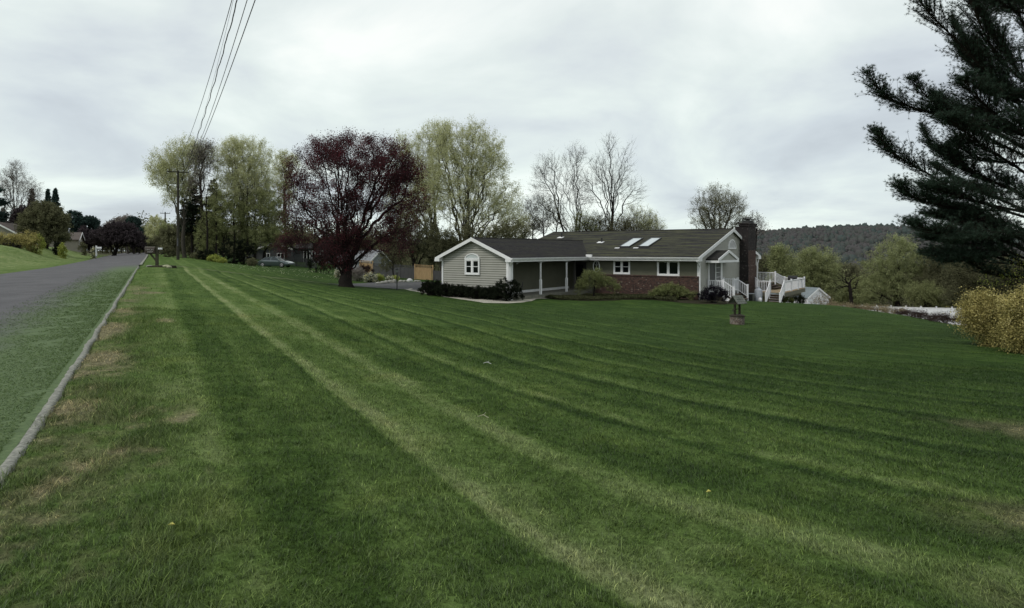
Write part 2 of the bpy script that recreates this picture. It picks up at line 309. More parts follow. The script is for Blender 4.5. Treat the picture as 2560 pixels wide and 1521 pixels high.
def lawn_tree(t):
    """mown-lawn colour from world position: swaths parallel to the road plus patchiness"""
    g = N(t, 'ShaderNodeNewGeometry'); sp = N(t, 'ShaderNodeSeparateXYZ'); L(t, g.outputs['Position'], sp.inputs[0])
    def mth(op, a, b=None, c=None):
        n = N(t, 'ShaderNodeMath', operation=op)
        for i, q in enumerate((a, b, c)):
            if q is None: continue
            if isinstance(q, (int, float)): n.inputs[i].default_value = q
            else: L(t, q, n.inputs[i])
        return n.outputs[0]
    def noise(scale, detail=3., dist=0., rough=.5, vec=None):
        n = N(t, 'ShaderNodeTexNoise', i_Scale=scale, i_Detail=detail, i_Distortion=dist, i_Roughness=rough); L(t, vec or g.outputs['Position'], n.inputs['Vector']); return n.outputs[0]
    c = mth('MULTIPLY', mth('ADD', mth('MULTIPLY_ADD', sp.outputs[1], .56, 1.1), sp.outputs[0]), .873)
    # swaths drift a little and have ragged edges
    # the swaths swing round towards the side of the house
    q_ = mth('DIVIDE', sp.outputs[0], mth('MAXIMUM', sp.outputs[1], 1.)); q_ = mth('MINIMUM', mth('MAXIMUM', q_, 0.), 1.2)
    cw = mth('MULTIPLY', c, mth('SUBTRACT', 1., mth('MULTIPLY', q_, .30)))
    cw = mth('ADD', cw, mth('MULTIPLY', mth('SUBTRACT', noise(.16, 1.), .5), .22))
    cw = mth('ADD', cw, mth('MULTIPLY', mth('SUBTRACT', noise(5., 3.), .5), .16))
    f1 = mth('DIVIDE', cw, 6.3)
    st = ramp(t, [(v / 6.3, w_) for v, w_ in ((0., .48), (.8, .50), (1.2, .60), (1.45, .62), (1.62, .34), (1.95, .32), (2.15, .46), (2.7, .40), (2.82, .34), (2.88, .82), (3.0, .90), (3.14, .62), (3.35, .55), (3.75, .54), (3.86, .80), (4.08, .74), (4.22, .42), (4.5, .28), (4.72, .38), (4.88, .50), (5.06, .44), (5.15, .24), (6.3, .24))])  # swath tones: the sheen of leaning blades put into the colour
    L(t, f1, st.inputs[0]); per = mth('FRACT', mth('DIVIDE', mth('SUBTRACT', cw, 5.15), 1.6))
    s2 = ramp(t, [(0., .18), (.04, .26), (.10, .66), (.16, .76), (.25, .55), (.48, .48), (.53, .34), (.58, .54), (.74, .50), (.90, .42), (.96, .22), (1., .18)]); L(t, per, s2.inputs[0])
    sw = N(t, 'ShaderNodeMixRGB'); L(t, mth('GREATER_THAN', cw, 5.15), sw.inputs[0]); L(t, st.outputs[0], sw.inputs[1]); L(t, s2.outputs[0], sw.inputs[2])
    # swath contrast fades to the side, none on the neighbours' lawns
    amp = N(t, 'ShaderNodeMapRange', i_1=6., i_2=20., i_3=1., i_4=.42); L(t, c, amp.inputs[0])
    nb = mth('LESS_THAN', sp.outputs[1], mth('MULTIPLY_ADD', sp.outputs[0], .19, 52.9))
    left = mth('GREATER_THAN', c, -3.)
    amp2 = mth('MULTIPLY', amp.outputs[0], mth('MAXIMUM', mth('MULTIPLY', nb, left), .4))
    val = mth('ADD', mth('MULTIPLY', mth('SUBTRACT', sw.outputs[0], .42), amp2), .42)
    val = mth('ADD', val, mth('MULTIPLY', mth('SUBTRACT', noise(.45, 4., .3), .5), .55))
    val = mth('ADD', val, mth('MULTIPLY', mth('SUBTRACT', noise(3.2, 3., .5), .5), .5))
    sv = N(t, 'ShaderNodeCombineXYZ'); L(t, mth('MULTIPLY', c, 2.6), sv.inputs[0]); L(t, mth('MULTIPLY', mth('SUBTRACT', mth('MULTIPLY', sp.outputs[1], .873), mth('MULTIPLY', sp.outputs[0], .489)), .55), sv.inputs[1])
    stk = noise(1., 4., .2, .62, sv.outputs[0]); val = mth('ADD', val, mth('MULTIPLY', mth('SUBTRACT', stk, .5), .75))
    # lawn darkens away from the kerb: vignette shading put into the colour
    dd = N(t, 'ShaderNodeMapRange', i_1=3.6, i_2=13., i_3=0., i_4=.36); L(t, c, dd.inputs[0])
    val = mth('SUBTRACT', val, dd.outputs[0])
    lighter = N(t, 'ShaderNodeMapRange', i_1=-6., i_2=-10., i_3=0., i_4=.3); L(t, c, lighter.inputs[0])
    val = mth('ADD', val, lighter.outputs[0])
    cr = ramp(t, [(0., (.027, .053, .012)), (.3, (.053, .092, .021)), (.55, (.093, .143, .038)), (.8, (.155, .203, .074)), (1., (.225, .258, .118))]); L(t, val, cr.inputs[0])
    yel = ramp(t, [(.54, 0.), (.74, .35)]); L(t, noise(.9, 4., .6), yel.inputs[0])
    k = N(t, 'ShaderNodeMixRGB'); L(t, yel.outputs[0], k.inputs[0]); L(t, cr.outputs[0], k.inputs[1])
    k2 = N(t, 'ShaderNodeMixRGB', blend_type='MULTIPLY', i_0=1.); L(t, cr.outputs[0], k2.inputs[1]); k2.inputs[2].default_value = (1.25, 1.05, .75, 1); L(t, k2.outputs[0], k.inputs[2])
    at = N(t, 'ShaderNodeAttribute', attribute_name='dry'); tn = ramp(t, [(.35, (.12, .105, .062)), (.6, (.23, .20, .125)), (.75, (.07, .06, .04))]); L(t, noise(9., 5.), tn.inputs[0])
    k3 = N(t, 'ShaderNodeMixRGB'); L(t, at.outputs['Fac'], k3.inputs[0]); L(t, k.outputs[0], k3.inputs[1]); L(t, tn.outputs[0], k3.inputs[2])
    return k3.outputs[0], c, mth, noise, sp
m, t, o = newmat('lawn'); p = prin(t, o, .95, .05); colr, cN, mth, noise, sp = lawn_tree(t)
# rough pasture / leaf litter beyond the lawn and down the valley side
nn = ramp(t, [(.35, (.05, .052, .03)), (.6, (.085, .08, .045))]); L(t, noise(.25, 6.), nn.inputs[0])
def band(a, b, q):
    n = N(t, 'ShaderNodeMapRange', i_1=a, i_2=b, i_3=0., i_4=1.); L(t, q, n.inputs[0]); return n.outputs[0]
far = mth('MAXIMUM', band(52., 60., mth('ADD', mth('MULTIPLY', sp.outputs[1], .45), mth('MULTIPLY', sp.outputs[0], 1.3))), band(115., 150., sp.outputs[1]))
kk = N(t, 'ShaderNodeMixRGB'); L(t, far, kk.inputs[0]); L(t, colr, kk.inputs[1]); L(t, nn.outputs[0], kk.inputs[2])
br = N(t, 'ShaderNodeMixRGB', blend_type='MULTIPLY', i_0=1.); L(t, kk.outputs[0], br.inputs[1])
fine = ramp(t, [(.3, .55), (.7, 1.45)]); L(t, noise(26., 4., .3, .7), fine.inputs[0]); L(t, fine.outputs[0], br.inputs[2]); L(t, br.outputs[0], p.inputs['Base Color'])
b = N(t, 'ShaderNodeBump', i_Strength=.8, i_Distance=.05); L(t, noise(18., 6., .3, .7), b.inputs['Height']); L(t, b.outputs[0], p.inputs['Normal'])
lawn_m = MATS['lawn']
na = 640; rad = np.concatenate([[0.], np.geomspace(.5, 330, 300), np.geomspace(345, 5200, 30)])
ang = np.linspace(0, 2 * np.pi, na, endpoint=False)
XX = (rad[1:, None] * np.sin(ang)[None]).ravel(); YY = (rad[1:, None] * np.cos(ang)[None]).ravel()
XX = np.concatenate([[0.], XX]); YY = np.concatenate([[0.], YY]); ZZ = gh(XX, YY)
ZZ = ZZ + (vnoise(XX * 1.7, YY * 1.7, 1) - .5) * .035 * (np.hypot(XX, YY) < 60)
cfar = ccn(XX, YY); inroad = (cfar < .02) & (cfar > -7.3) & (YY < 262) & (YY > -40); ZZ = ZZ - .12 * inroad
nr = len(rad) - 1; idx = 1 + np.arange(nr * na).reshape(nr, na); nx = np.roll(idx, -1, 1)
quads = np.stack([idx[:-1], idx[1:], nx[1:], nx[:-1]], -1).reshape(-1, 4); tris = np.stack([np.zeros(na, int), idx[0], nx[0]], -1)
g = np_mesh('ground', np.stack([XX, YY, ZZ], 1), [quads[:, ::-1], tris[:, ::-1]], lawn_m, vattr={'dry': dry_mask(XX, YY)}, smooth=True); tag(g, 'striped mown lawn running down to the house', kind='structure')
# draped strips between two polylines
def drape(name, a, b, mat, off, nx_=60, ny_=6, world=False, kind='structure', label=None, smooth=True):
    A = np.array(a, float); B = np.array(b, float)
    def rs(P, n):
        d = np.r_[0, np.cumsum(np.hypot(*np.diff(P[:, :2], axis=0).T))]; s = np.linspace(0, d[-1], n); return np.stack([np.interp(s, d, P[:, i]) for i in (0, 1)], 1)
    A = rs(A, nx_); B = rs(B, nx_); tt = np.linspace(0, 1, ny_)[:, None, None]; G = A[None] * (1 - tt) + B[None] * tt
    x = G[..., 0].ravel(); y = G[..., 1].ravel(); z = gh(x, y) + off + (vnoise(x * 1.7, y * 1.7, 1) - .5) * .035 * (off < .019); i = np.arange(nx_ * ny_).reshape(ny_, nx_)
    q = np.stack([i[:-1, :-1], i[:-1, 1:], i[1:, 1:], i[1:, :-1]], -1).reshape(-1, 4)
    ob = np_mesh(name, np.stack([x, y, z], 1), [q], mat, smooth=smooth)
    if kind: ob['kind'] = kind
    if label: ob['label'] = label
    return ob
def pxl(*pts): return [hit(*p)[:2] for p in pts]
# road ------------------------------------------------------------
m, t, o = newmat('asphalt'); p = prin(t, o, .9, .2); g_ = N(t, 'ShaderNodeNewGeometry'); s_ = N(t, 'ShaderNodeSeparateXYZ'); L(t, g_.outputs['Position'], s_.inputs[0])
def mt(op, a, b=None, c=None):
    n = N(t, 'ShaderNodeMath', operation=op)
    for i, q in enumerate((a, b, c)):
        if q is None: continue
        if isinstance(q, (int, float)): n.inputs[i].default_value = q
        else: L(t, q, n.inputs[i])
    return n.outputs[0]
def nz(scale, detail=4., rough=.6):
    n = N(t, 'ShaderNodeTexNoise', i_Scale=scale, i_Detail=detail, i_Roughness=rough); L(t, g_.outputs['Position'], n.inputs['Vector']); return n.outputs[0]
c = mt('MULTIPLY', mt('ADD', mt('MULTIPLY_ADD', s_.outputs[1], .56, 1.1), s_.outputs[0]), .873)
a1 = ramp(t, [(.3, (.078, .076, .078)), (.7, (.120, .117, .119))]); L(t, nz(.8, 6.), a1.inputs[0])
a2 = ramp(t, [(.3, .7), (.7, 1.3)]); L(t, nz(60., 3.), a2.inputs[0])
am = N(t, 'ShaderNodeMixRGB', blend_type='MULTIPLY', i_0=1.); L(t, a1.outputs[0], am.inputs[1]); L(t, a2.outputs[0], am.inputs[2])
mossc = ramp(t, [(.3, (.055, .088, .032)), (.55, (.10, .15, .058)), (.75, (.15, .195, .088))]); L(t, nz(14., 6., .75), mossc.inputs[0])
edge = mt('ADD', c, mt('MULTIPLY', mt('SUBTRACT', nz(.7, 4.), .5), 1.5))
fade = N(t, 'ShaderNodeMapRange', i_1=-2.2, i_2=-.95, i_3=0., i_4=.92); L(t, edge, fade.inputs[0])
yf = N(t, 'ShaderNodeMapRange', i_1=42., i_2=52., i_3=1., i_4=0.); L(t, s_.outputs[1], yf.inputs[0])
mo = N(t, 'ShaderNodeMixRGB'); L(t, mt('MULTIPLY', fade.outputs[0], yf.outputs[0]), mo.inputs[0]); L(t, am.outputs[0], mo.inputs[1]); L(t, mossc.outputs[0], mo.inputs[2]); L(t, mo.outputs[0], p.inputs['Base Color'])
bb = N(t, 'ShaderNodeBump', i_Strength=.6, i_Distance=.012); L(t, nz(70., 3.), bb.inputs['Height']); L(t, bb.outputs[0], p.inputs['Normal'])
asphalt = MATS['asphalt']
ys = np.concatenate([np.linspace(-38, 60, 120), np.linspace(64, 262, 60)])
def kl(c): return [(c / .873 - 1.1 - .56 * y, y) for y in ys]
rd = drape('road', kl(-.02), kl(-7.2), asphalt, .02, 200, 14); tag(rd, 'asphalt road with a mossy green right-hand edge', kind='structure')
# rolled asphalt kerb
kerb_m = M('kerb_asphalt', (.16, .162, .14), (.31, .31, .265), 22., .95, .1, .8)
prof = [(-.07, -.1), (-.062, .006), (-.04, .018), (-.01, .026), (.02, .023), (.04, .01), (.055, -.1)]
yk = np.concatenate([np.arange(-20, 16, .12), np.arange(16, 46.8, .5)]); KV = []
for y in yk:
    for (dc, dz) in prof:
        x = (dc + (vnoise(np.array([y * 1.3]), np.array([3.]), 4)[0] - .5) * .045) / .873 - 1.1 - .56 * y
        KV.append((x, y, 0))
KV = np.array(KV); bz = gh(KV[:, 0], KV[:, 1]) + np.tile([d[1] for d in prof], len(yk)) + .01 * (vnoise(KV[:, 1] * 9, KV[:, 0] * 9, 6) - .5); KV[:, 2] = bz
i = np.arange(len(KV)).reshape(len(yk), len(prof)); q = np.stack([i[:-1, :-1], i[:-1, 1:], i[1:, 1:], i[1:, :-1]], -1).reshape(-1, 4)
kb = np_mesh('kerb', KV, [q], kerb_m, smooth=True); tag(kb, 'low rolled asphalt kerb between road and lawn', kind='structure')
yk2 = [(48.5, 48.5), (90, 90)]
k2 = drape('kerb', [((.0) / .873 - 1.1 - .56 * y, y) for y in (49.5, 70, 110)], [((.18) / .873 - 1.1 - .56 * y, y) for y in (49.5, 70, 110)], kerb_m, .06, 60, 3); tag(k2, 'pale kerb beyond the driveway mouth', kind='structure')
# driveway, path, gravel ------------------------------------------
drive_m = M('driveway_asphalt', (.10, .10, .10), (.07, .07, .07), 2., .9, .15, .3)
dn = [(-14.6, 50.75), (-13.8, 51.0), (-10.8, 51.3), (-8.6, 51.2), (-6.2, 49.8), (-5.0, 48.3)]
df = [(-14.7, 51.2), (-14.0, 52.0), (-12.4, 60.0), (-8.2, 61.5), (-4.8, 60.5), (-2.5, 56.5)]
dr = drape('driveway', dn, df, drive_m, .03, 80, 10); tag(dr, 'dark asphalt driveway in front of the garage', kind='structure')
tk_ = drape('track', [(-27.2, 46.9), (-24.2, 47.7), (-19.6, 49.0), (-14.4, 50.8)], [(-27.3, 47.3), (-24.3, 48.1), (-19.7, 49.4), (-14.6, 51.2)], M('grassy_track', (.15, .18, .085), (.20, .21, .12), 3., .9, .1), .018, 80, 4); tag(tk_, 'narrow pale grassy track edge between the two lawns', kind='structure')
path_m = M('path_concrete', (.42, .40, .33), (.33, .315, .26), 3., .9, .1, .3)
gravel_m = M('pale_gravel', (.26, .24, .19), (.52, .49, .41), 30., .95, .05, 1., lo=.4, hi=.6)
pl = pxl((1000, 722), (1040, 730), (1090, 740), (1135, 747), (1212, 758), (1260, 759.5), (1300, 758), (1330, 753), (1352, 746))
pu = pxl((1036, 722), (1064, 727), (1100, 733), (1140, 741), (1212, 751), (1255, 753), (1290, 751), (1318, 747), (1334, 741))
pth = drape('path', pl, pu, path_m, .018, 120, 10); tag(pth, 'pale concrete path curving past the garage gable', kind='structure')
gu = [hw(-14.9, -10.7), hw(-13, -10.7), hw(-11, -10.7), hw(-8.9, -10.7), hw(-8.3, -9), hw(-8.2, -7), hw(-8.0, -6)]
gv = drape('gravel', pu, gu, gravel_m, .0185, 120, 16); tag(gv, 'pale gravel bed along the garage wall', kind='stuff')
mulch_m = M('mulch', (.028, .026, .016), (.045, .042, .026), 12., .95, .05, .8)
ml = pxl((1350, 745), (1400, 751), (1487, 753), (1576, 750), (1640, 751), (1700, 757), (1750, 761), (1810, 762), (1836, 758))
mu = [hw(-8.4, -7), hw(-8.4, -4), hw(-8.3, 0), hw(-6, .05), hw(-4, .05), hw(-2, .05), hw(.1, 0), hw(.1, 2), hw(.3, 5)]
md = drape('flower_bed', ml, mu, mulch_m, .012, 130, 16); tag(md, 'dark mulch bed under the front windows', kind='structure')
# ------------------------------------------------------------ grass blades on the near lawn
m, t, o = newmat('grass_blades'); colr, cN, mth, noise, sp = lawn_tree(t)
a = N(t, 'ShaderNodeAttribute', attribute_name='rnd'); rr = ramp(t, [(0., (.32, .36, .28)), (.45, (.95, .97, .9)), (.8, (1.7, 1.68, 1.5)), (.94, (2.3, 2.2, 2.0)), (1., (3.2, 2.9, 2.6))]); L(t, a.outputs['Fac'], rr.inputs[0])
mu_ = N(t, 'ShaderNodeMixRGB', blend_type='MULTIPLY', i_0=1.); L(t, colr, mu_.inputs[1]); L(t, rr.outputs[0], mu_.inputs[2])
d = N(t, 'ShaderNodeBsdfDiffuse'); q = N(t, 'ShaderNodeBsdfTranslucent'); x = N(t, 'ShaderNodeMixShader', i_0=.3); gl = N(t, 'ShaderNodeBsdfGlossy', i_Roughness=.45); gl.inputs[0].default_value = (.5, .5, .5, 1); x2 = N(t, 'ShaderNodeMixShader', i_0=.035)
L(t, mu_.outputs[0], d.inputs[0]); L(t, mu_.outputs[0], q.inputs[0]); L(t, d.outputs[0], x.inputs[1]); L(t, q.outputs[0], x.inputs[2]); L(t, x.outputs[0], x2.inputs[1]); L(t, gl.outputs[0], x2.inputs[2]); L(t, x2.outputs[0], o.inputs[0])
def blades(n, yr, rho_pow, hmul, wmul, seed):
    r = np.random.default_rng(seed); y0, y1 = yr
    e = 2 - rho_pow; yy = (y0 ** e + (y1 ** e - y0 ** e) * r.random(n)) ** (1 / e)
    xx = (r.random(n) * 2 - 1) * (.95 * yy + 1.6)
    c = ccn(xx, yy); k = (c > -.02 + .10 * r.random(n)); xx, yy, c = xx[k], yy[k], c[k]
    # clumpiness
    cl = vnoise(xx * 9, yy * 9, 21) * .55 + vnoise(xx * 27, yy * 27, 22) * .45; k = r.random(len(xx)) < np.clip(cl * 1.8 - .12, 0, 1); xx, yy, c, cl = xx[k], yy[k], c[k], cl[k]
    dry = dry_mask(xx, yy); k = r.random(len(xx)) > dry * .45; xx, yy, c, cl, dry = xx[k], yy[k], c[k], cl[k], dry[k]
    k = (r.random(len(xx)) < np.clip((44 - yy) / 20, 0, 1)) & (yy < xx * .19 + 46) & ((xx - 9.5) ** 2 + (yy - 43.) ** 2 > 0); xx, yy, c, cl, dry = xx[k], yy[k], c[k], cl[k], dry[k]
    n = len(xx); zz = gh(xx, yy) + (vnoise(xx * 1.7, yy * 1.7, 1) - .5) * .035
    verge = np.clip((1.5 - c) / .8, 0, 1); tuft = np.clip((vnoise(xx * 2.2, yy * 1.6, 31) - .52) / .2, 0, 1) * verge
    tuft2 = np.clip((vnoise(xx * 1.1, yy * 1.1, 33) - .7) / .15, 0, 1) * .5
    far = np.maximum(1, yy / 4.) ** .55
    h = (.017 + .015 * cl + .042 * tuft + .016 * tuft2 * r.random(n)) * (.6 + .8 * r.random(n)) * hmul * (1 - .72 * dry) * (1 + (far - 1) * .35)
    stray = r.random(n) > .994; h = h * (1 + stray * 1.0)
    w = (.0027 + .0020 * r.random(n)) * wmul * far
    a = r.random(n) * 2 * np.pi; lean = (.4 + 1.5 * r.random(n) ** 1.1) * (1 + dry * 1.2)
    # mower lean: alternating along the swaths
    ph = np.sin(2 * np.pi * c / 2.16); bx, by = -.489 * ph * .35, .873 * ph * .35
    dx = np.cos(a) * lean * .8 + bx; dy = np.sin(a) * lean * .8 + by
    sx, sy = -np.sin(a + (r.random(n) - .5)), np.cos(a + (r.random(n) - .5))
    B = np.stack([xx, yy, zz - .004], 1); S_ = np.stack([sx, sy, np.zeros(n)], 1) * w[:, None] * .5
    M1 = B + np.stack([dx * h * .35, dy * h * .35, h * .62], 1); T = B + np.stack([dx * h * 1.1, dy * h * 1.1, h], 1)
    V = np.stack([B - S_, B + S_, M1 + S_ * .85, M1 - S_ * .85, T], 1).reshape(-1, 3); b = np.arange(n)[:, None] * 5
    f = r.random(n); f = np.where(r.random(n) < .02, 1., f * .93); dm = np.clip((yy - 9) / 9, 0, 1); f = f * (1 - dm) + (.42 + f * .4) * dm; f = np.where(dry > .5, np.clip(f + .25, 0, 1), f)
    return V, b + np.array([0, 1, 2, 3]), b + np.array([3, 2, 4]), f, np.repeat(dry, 5)
def grass_object(name, label, *sets):
    Vs, Q, T_, Fq, Dr = [], [], [], [], []; off = 0
    for s in sets:
        V, q_, t_, f_, d_ = blades(*s); Vs.append(V); Q.append(q_ + off); T_.append(t_ + off); Fq.append(f_); Dr.append(d_); off += len(V)
    fr = np.concatenate(Fq); ob = np_mesh(name, np.concatenate(Vs), [np.concatenate(Q), np.concatenate(T_)], MATS['grass_blades'], face_rnd=np.concatenate([fr, fr]), vattr={'dry': np.concatenate(Dr)})
    return tag(ob, label, 'grass', kind='stuff')
grass_object('grass', 'short mown grass blades covering the near lawn', (1050000, (1.6, 17.), 1.75, 1., .92, 5), (175000, (13., 44.), 1.1, .85, 1.3, 6))
# short turf and clippings that have crept over the road edge
def creep():
    r = np.random.default_rng(9); n = 120000; yy = 3 + 38 * r.random(n) ** 1.9; c = -2.3 * r.random(n) ** 1.25 - .10; xx = c / .873 - 1.1 - .56 * yy
    k = (vnoise(xx * 3, yy * 3, 14) * .6 + vnoise(xx * 11, yy * 11, 15) * .4 > .36) & (r.random(n) < np.clip(1.3 + c * .5, 0, 1) * np.clip((41 - yy) / 22, 0, 1)) & (np.abs(xx) < .9 * yy + 1); xx, yy = xx[k], yy[k]; n = len(xx)
    zz = gh(xx, yy) + .021; h = (.008 + .014 * r.random(n)) * np.maximum(1, yy / 6) ** .4; w = .003 * np.maximum(1, yy / 4.) ** .6; a = r.random(n) * 6.283
    B = np.stack([xx, yy, zz], 1); S_ = np.stack([-np.sin(a), np.cos(a), 0 * a], 1) * w[:, None]; T = B + np.stack([np.cos(a) * h * 1.5, np.sin(a) * h * 1.5, h * .6], 1)
    V = np.stack([B - S_, B + S_, T], 1).reshape(-1, 3)
    ob = np_mesh('moss', V, [np.arange(n)[:, None] * 3 + np.array([0, 1, 2])], leafmat('moss_turf', pairs((.045, .08, .025), (.09, .14, .05), (.15, .20, .085)), .2), face_rnd=r.random(n)); tag(ob, 'thin green moss and clippings creeping over the road edge', 'moss', kind='stuff')
creep()
# ------------------------------------------------------------ plants
def unit(v): return v / (np.linalg.norm(v, axis=-1, keepdims=True) + 1e-9)
def grow(pts, chains, bf):
    """minimum-spanning growth from trunk chains through crown points (balances wire length and path length)"""
    P = []; par = []; path = []
    for ch, at in chains:
        for j, c in enumerate(ch):
            q = at if j == 0 else len(P) - 1
            path.append(0. if q < 0 else path[q] + .55 * float(np.linalg.norm(np.array(c) - np.array(P[q])))); par.append(q); P.append(c)
    P = np.array(P, float); n0 = len(P); X = np.concatenate([P, pts]); n = len(X); par = np.array(par + [0] * len(pts)); path = np.array(path + [0.] * len(pts))
    T = X[n0:]; AN = np.array([1, 1, .78]); d = np.linalg.norm((T[:, None] - X[None, :n0]) * AN, axis=2); up = (T[:, None, 2] - X[None, :n0, 2]); cost = d + bf * path[None, :n0] + np.where(up < 0, -up * .9, 0)
    best = cost.min(1); bp = cost.argmin(1); alive = np.ones(len(T), bool); order = []
    for _ in range(len(T)):
        i = int(np.argmin(np.where(alive, best, 1e9))); alive[i] = False; g_ = n0 + i; par[g_] = bp[i]; path[g_] = path[bp[i]] + np.linalg.norm(X[g_] - X[bp[i]]); order.append(g_)
        dd = np.linalg.norm((T - X[g_]) * AN, axis=1); cc_ = dd + bf * path[g_] + np.maximum(0, X[g_][2] - T[:, 2]) * .9; k = alive & (cc_ < best); best[k] = cc_[k]; bp[k] = g_
    cnt = np.zeros(n); cnt[order] += 1
    for g_ in reversed(order): cnt[par[g_]] += cnt[g_]
    for g_ in range(n0 - 1, -1, -1):
        if par[g_] >= 0: cnt[par[g_]] += cnt[g_]
    return X, par, cnt, n0
def tubes_np(A, B, ra, rb, n=4):
    d = unit(B - A); u = unit(np.cross(d, np.where(np.abs(d[:, 2:3]) < .9, [[0, 0, 1.]], [[0, 1., 0]]))); v = np.cross(d, u); V = []
    for P, rr in ((A, ra), (B, rb)):
        for k in range(n):
            a = 2 * math.pi * k / n; V.append(P + (u * math.cos(a) + v * math.sin(a)) * rr[:, None])
    V = np.stack(V, 1); m_ = len(A); f = []
    for k in range(n): f.append([k, (k + 1) % n, n + (k + 1) % n, n + k])
    return V.reshape(-1, 3), (np.arange(m_)[:, None, None] * 2 * n + np.array(f)[None]).reshape(-1, 4)
def leafquads(P, s, r, flat=0.):
    n = len(P); a = unit(r.normal(size=(n, 3)) * np.array([1, 1, 1 - flat])); b = unit(np.cross(a, unit(r.normal(size=(n, 3))))); s = (s * (.6 + .8 * r.random(n)))[:, None]
    V = np.stack([P - a * s, P + b * s * .62, P + a * s, P - b * s * .62], 1).reshape(-1, 3); return V, np.arange(n)[:, None] * 4 + np.array([0, 1, 2, 3])
def lobepts(lobes, n, r, shell=2.0):
    w = np.array([l[3] * l[4] * l[5] if len(l) > 5 else l[3] ** 2 * l[4] for l in lobes]) ** .8; w /= w.sum(); out = []
    for l, k in zip(lobes, r.multinomial(n, w)):
        d = unit(r.normal(size=(k, 3))); q = r.random(k) ** (1 / (1 + shell)); ry = l[5] if len(l) > 5 else l[3]
        out.append(np.array(l[:3]) + d * q[:, None] * np.array([l[3], ry, l[4]]))
    return np.concatenate(out)
def plant(name, label, cat, base, lobes, leaf, barkm, n=500, bf=.3, top=.35, r0=.25, stems=1, spread=.3, leaves=8000, ls=.09, twig=.7, twigs=3, lj=.5, group=None, seed=1, parts=('crown', 'trunk'), gap=0., droop=0., lean=0., shell=2., tw=.006, twmat=None, limbs=0, vase=.5):
    """base (x,y,z world); lobes relative to the base: (dx,dy,dz,rx,rz[,ry])"""
    r = np.random.default_rng(seed); T = thing(name, label, cat, base, 0, group)
    lo = [tuple(l) for l in lobes]; zmin = min(l[2] - l[4] for l in lo); ztop = max(l[2] + l[4] for l in lo); cx = np.mean([l[0] for l in lo]); cy = np.mean([l[1] for l in lo])
    pts = lobepts(lo, n, r, shell); pts = pts[pts[:, 2] > .15]
    if gap:
        k = np.ones(len(pts), bool)
        for _ in range(int(gap)):
            q = pts[r.integers(len(pts))]; k &= np.linalg.norm(pts - q, axis=1) > .10 * ztop
        pts = pts[k]
    chains = []; ht = zmin + top * (ztop - zmin)
    for s in range(stems):
        a = 6.283 * (s + r.random() * .6) / max(stems, 1); k = max(4, int(ht / max(.25, ztop * .04))); ch = []
        for j in range(k):
            f = j / (k - 1); off = (0 if stems == 1 else spread) * f ** 1.3; wob = .012 * ztop * np.array([math.sin(f * 5 + s * 2 + seed), math.cos(f * 4 + s + seed)]) * min(1, f * 2)
            ch.append((off * math.cos(a) * ztop * .3 + cx * f * .5 + wob[0] + (.0 if stems == 1 else r0 * .6 * math.cos(a)) + lean * f * ht, off * math.sin(a) * ztop * .3 + cy * f * .5 + wob[1] + (.0 if stems == 1 else r0 * .6 * math.sin(a)), ht * f))
        chains.append((ch, -1))
    base_n = len(chains[0][0]); nodes = [c for c_, _ in chains for c in c_]
    if limbs:
        wl = np.array([l[3] * l[4] for l in lo]); wl = wl / wl.sum(); order_ = list(range(len(lo))) + list(r.choice(len(lo), max(0, limbs - len(lo)), p=wl)); order_ = order_[:limbs]
        for li in order_:
            l = lo[li]; tgt = np.array(l[:3]) + unit(r.normal(size=3)) * np.array([l[3], l[5] if len(l) > 5 else l[3], l[4]]) * .55 * r.random(); tgt[2] += l[4] * .25
            s_i = int(r.integers(int(base_n * .45), base_n)) + base_n * int(r.integers(0, stems)); s0 = np.array(nodes[s_i]); d_ = tgt - s0
            if d_[2] < .5: s_i = int(base_n * .35) + base_n * int(r.integers(0, stems)); s0 = np.array(nodes[s_i]); d_ = tgt - s0
            ctl = s0 + d_ * np.array([vase, vase, 1 - vase]) + r.normal(size=3) * .05 * np.linalg.norm(d_); k = max(4, int(np.linalg.norm(d_) / max(.3, ztop * .035))); ch = []
            for j in range(1, k + 1): f = j / k; ch.append(tuple((1 - f) ** 2 * s0 + 2 * f * (1 - f) * ctl + f * f * tgt + r.normal(size=3) * .008 * ztop))
            chains.append((ch, s_i)); nodes += ch
    X, par, cnt, n0 = grow(pts, chains, bf)
    ex = .60; rad = r0 * (np.maximum(cnt, .6) / max(cnt[0], 1)) ** ex / (1 if stems == 1 else 1.)
    if stems > 1: rad *= .62
    rad = np.maximum(rad, .004 * (ztop / 10) ** .5 + .002)
    ch = np.where(par >= 0)[0]; A = X[par[ch]]; B = X[ch]; ra = np.where(ch < base_n * stems, rad[par[ch]], np.minimum(rad[par[ch]], rad[ch] * 1.35)); rb = rad[ch]
    mid = (A + B) / 2 + r.normal(size=A.shape) * np.linalg.norm(B - A, axis=1)[:, None] * .05
    thick = cnt[ch] > max(12, n * .03); tk = (ch < n0)
    mid[tk] = ((A + B) / 2)[tk]; Vs = []; Fs = []; off = 0; stem_e = ch < base_n * stems
    for sel, ns in ((thick & ~stem_e, 8), (~thick & ~stem_e, 4)):
        if not sel.any(): continue
        for (p, q, u_, v_) in ((A, mid, ra, (ra + rb) / 2), (mid, B, (ra + rb) / 2, rb)):
            V, f = tubes_np(p[sel], q[sel], u_[sel], v_[sel], ns); Vs.append(V); Fs.append(f + off); off += len(V)
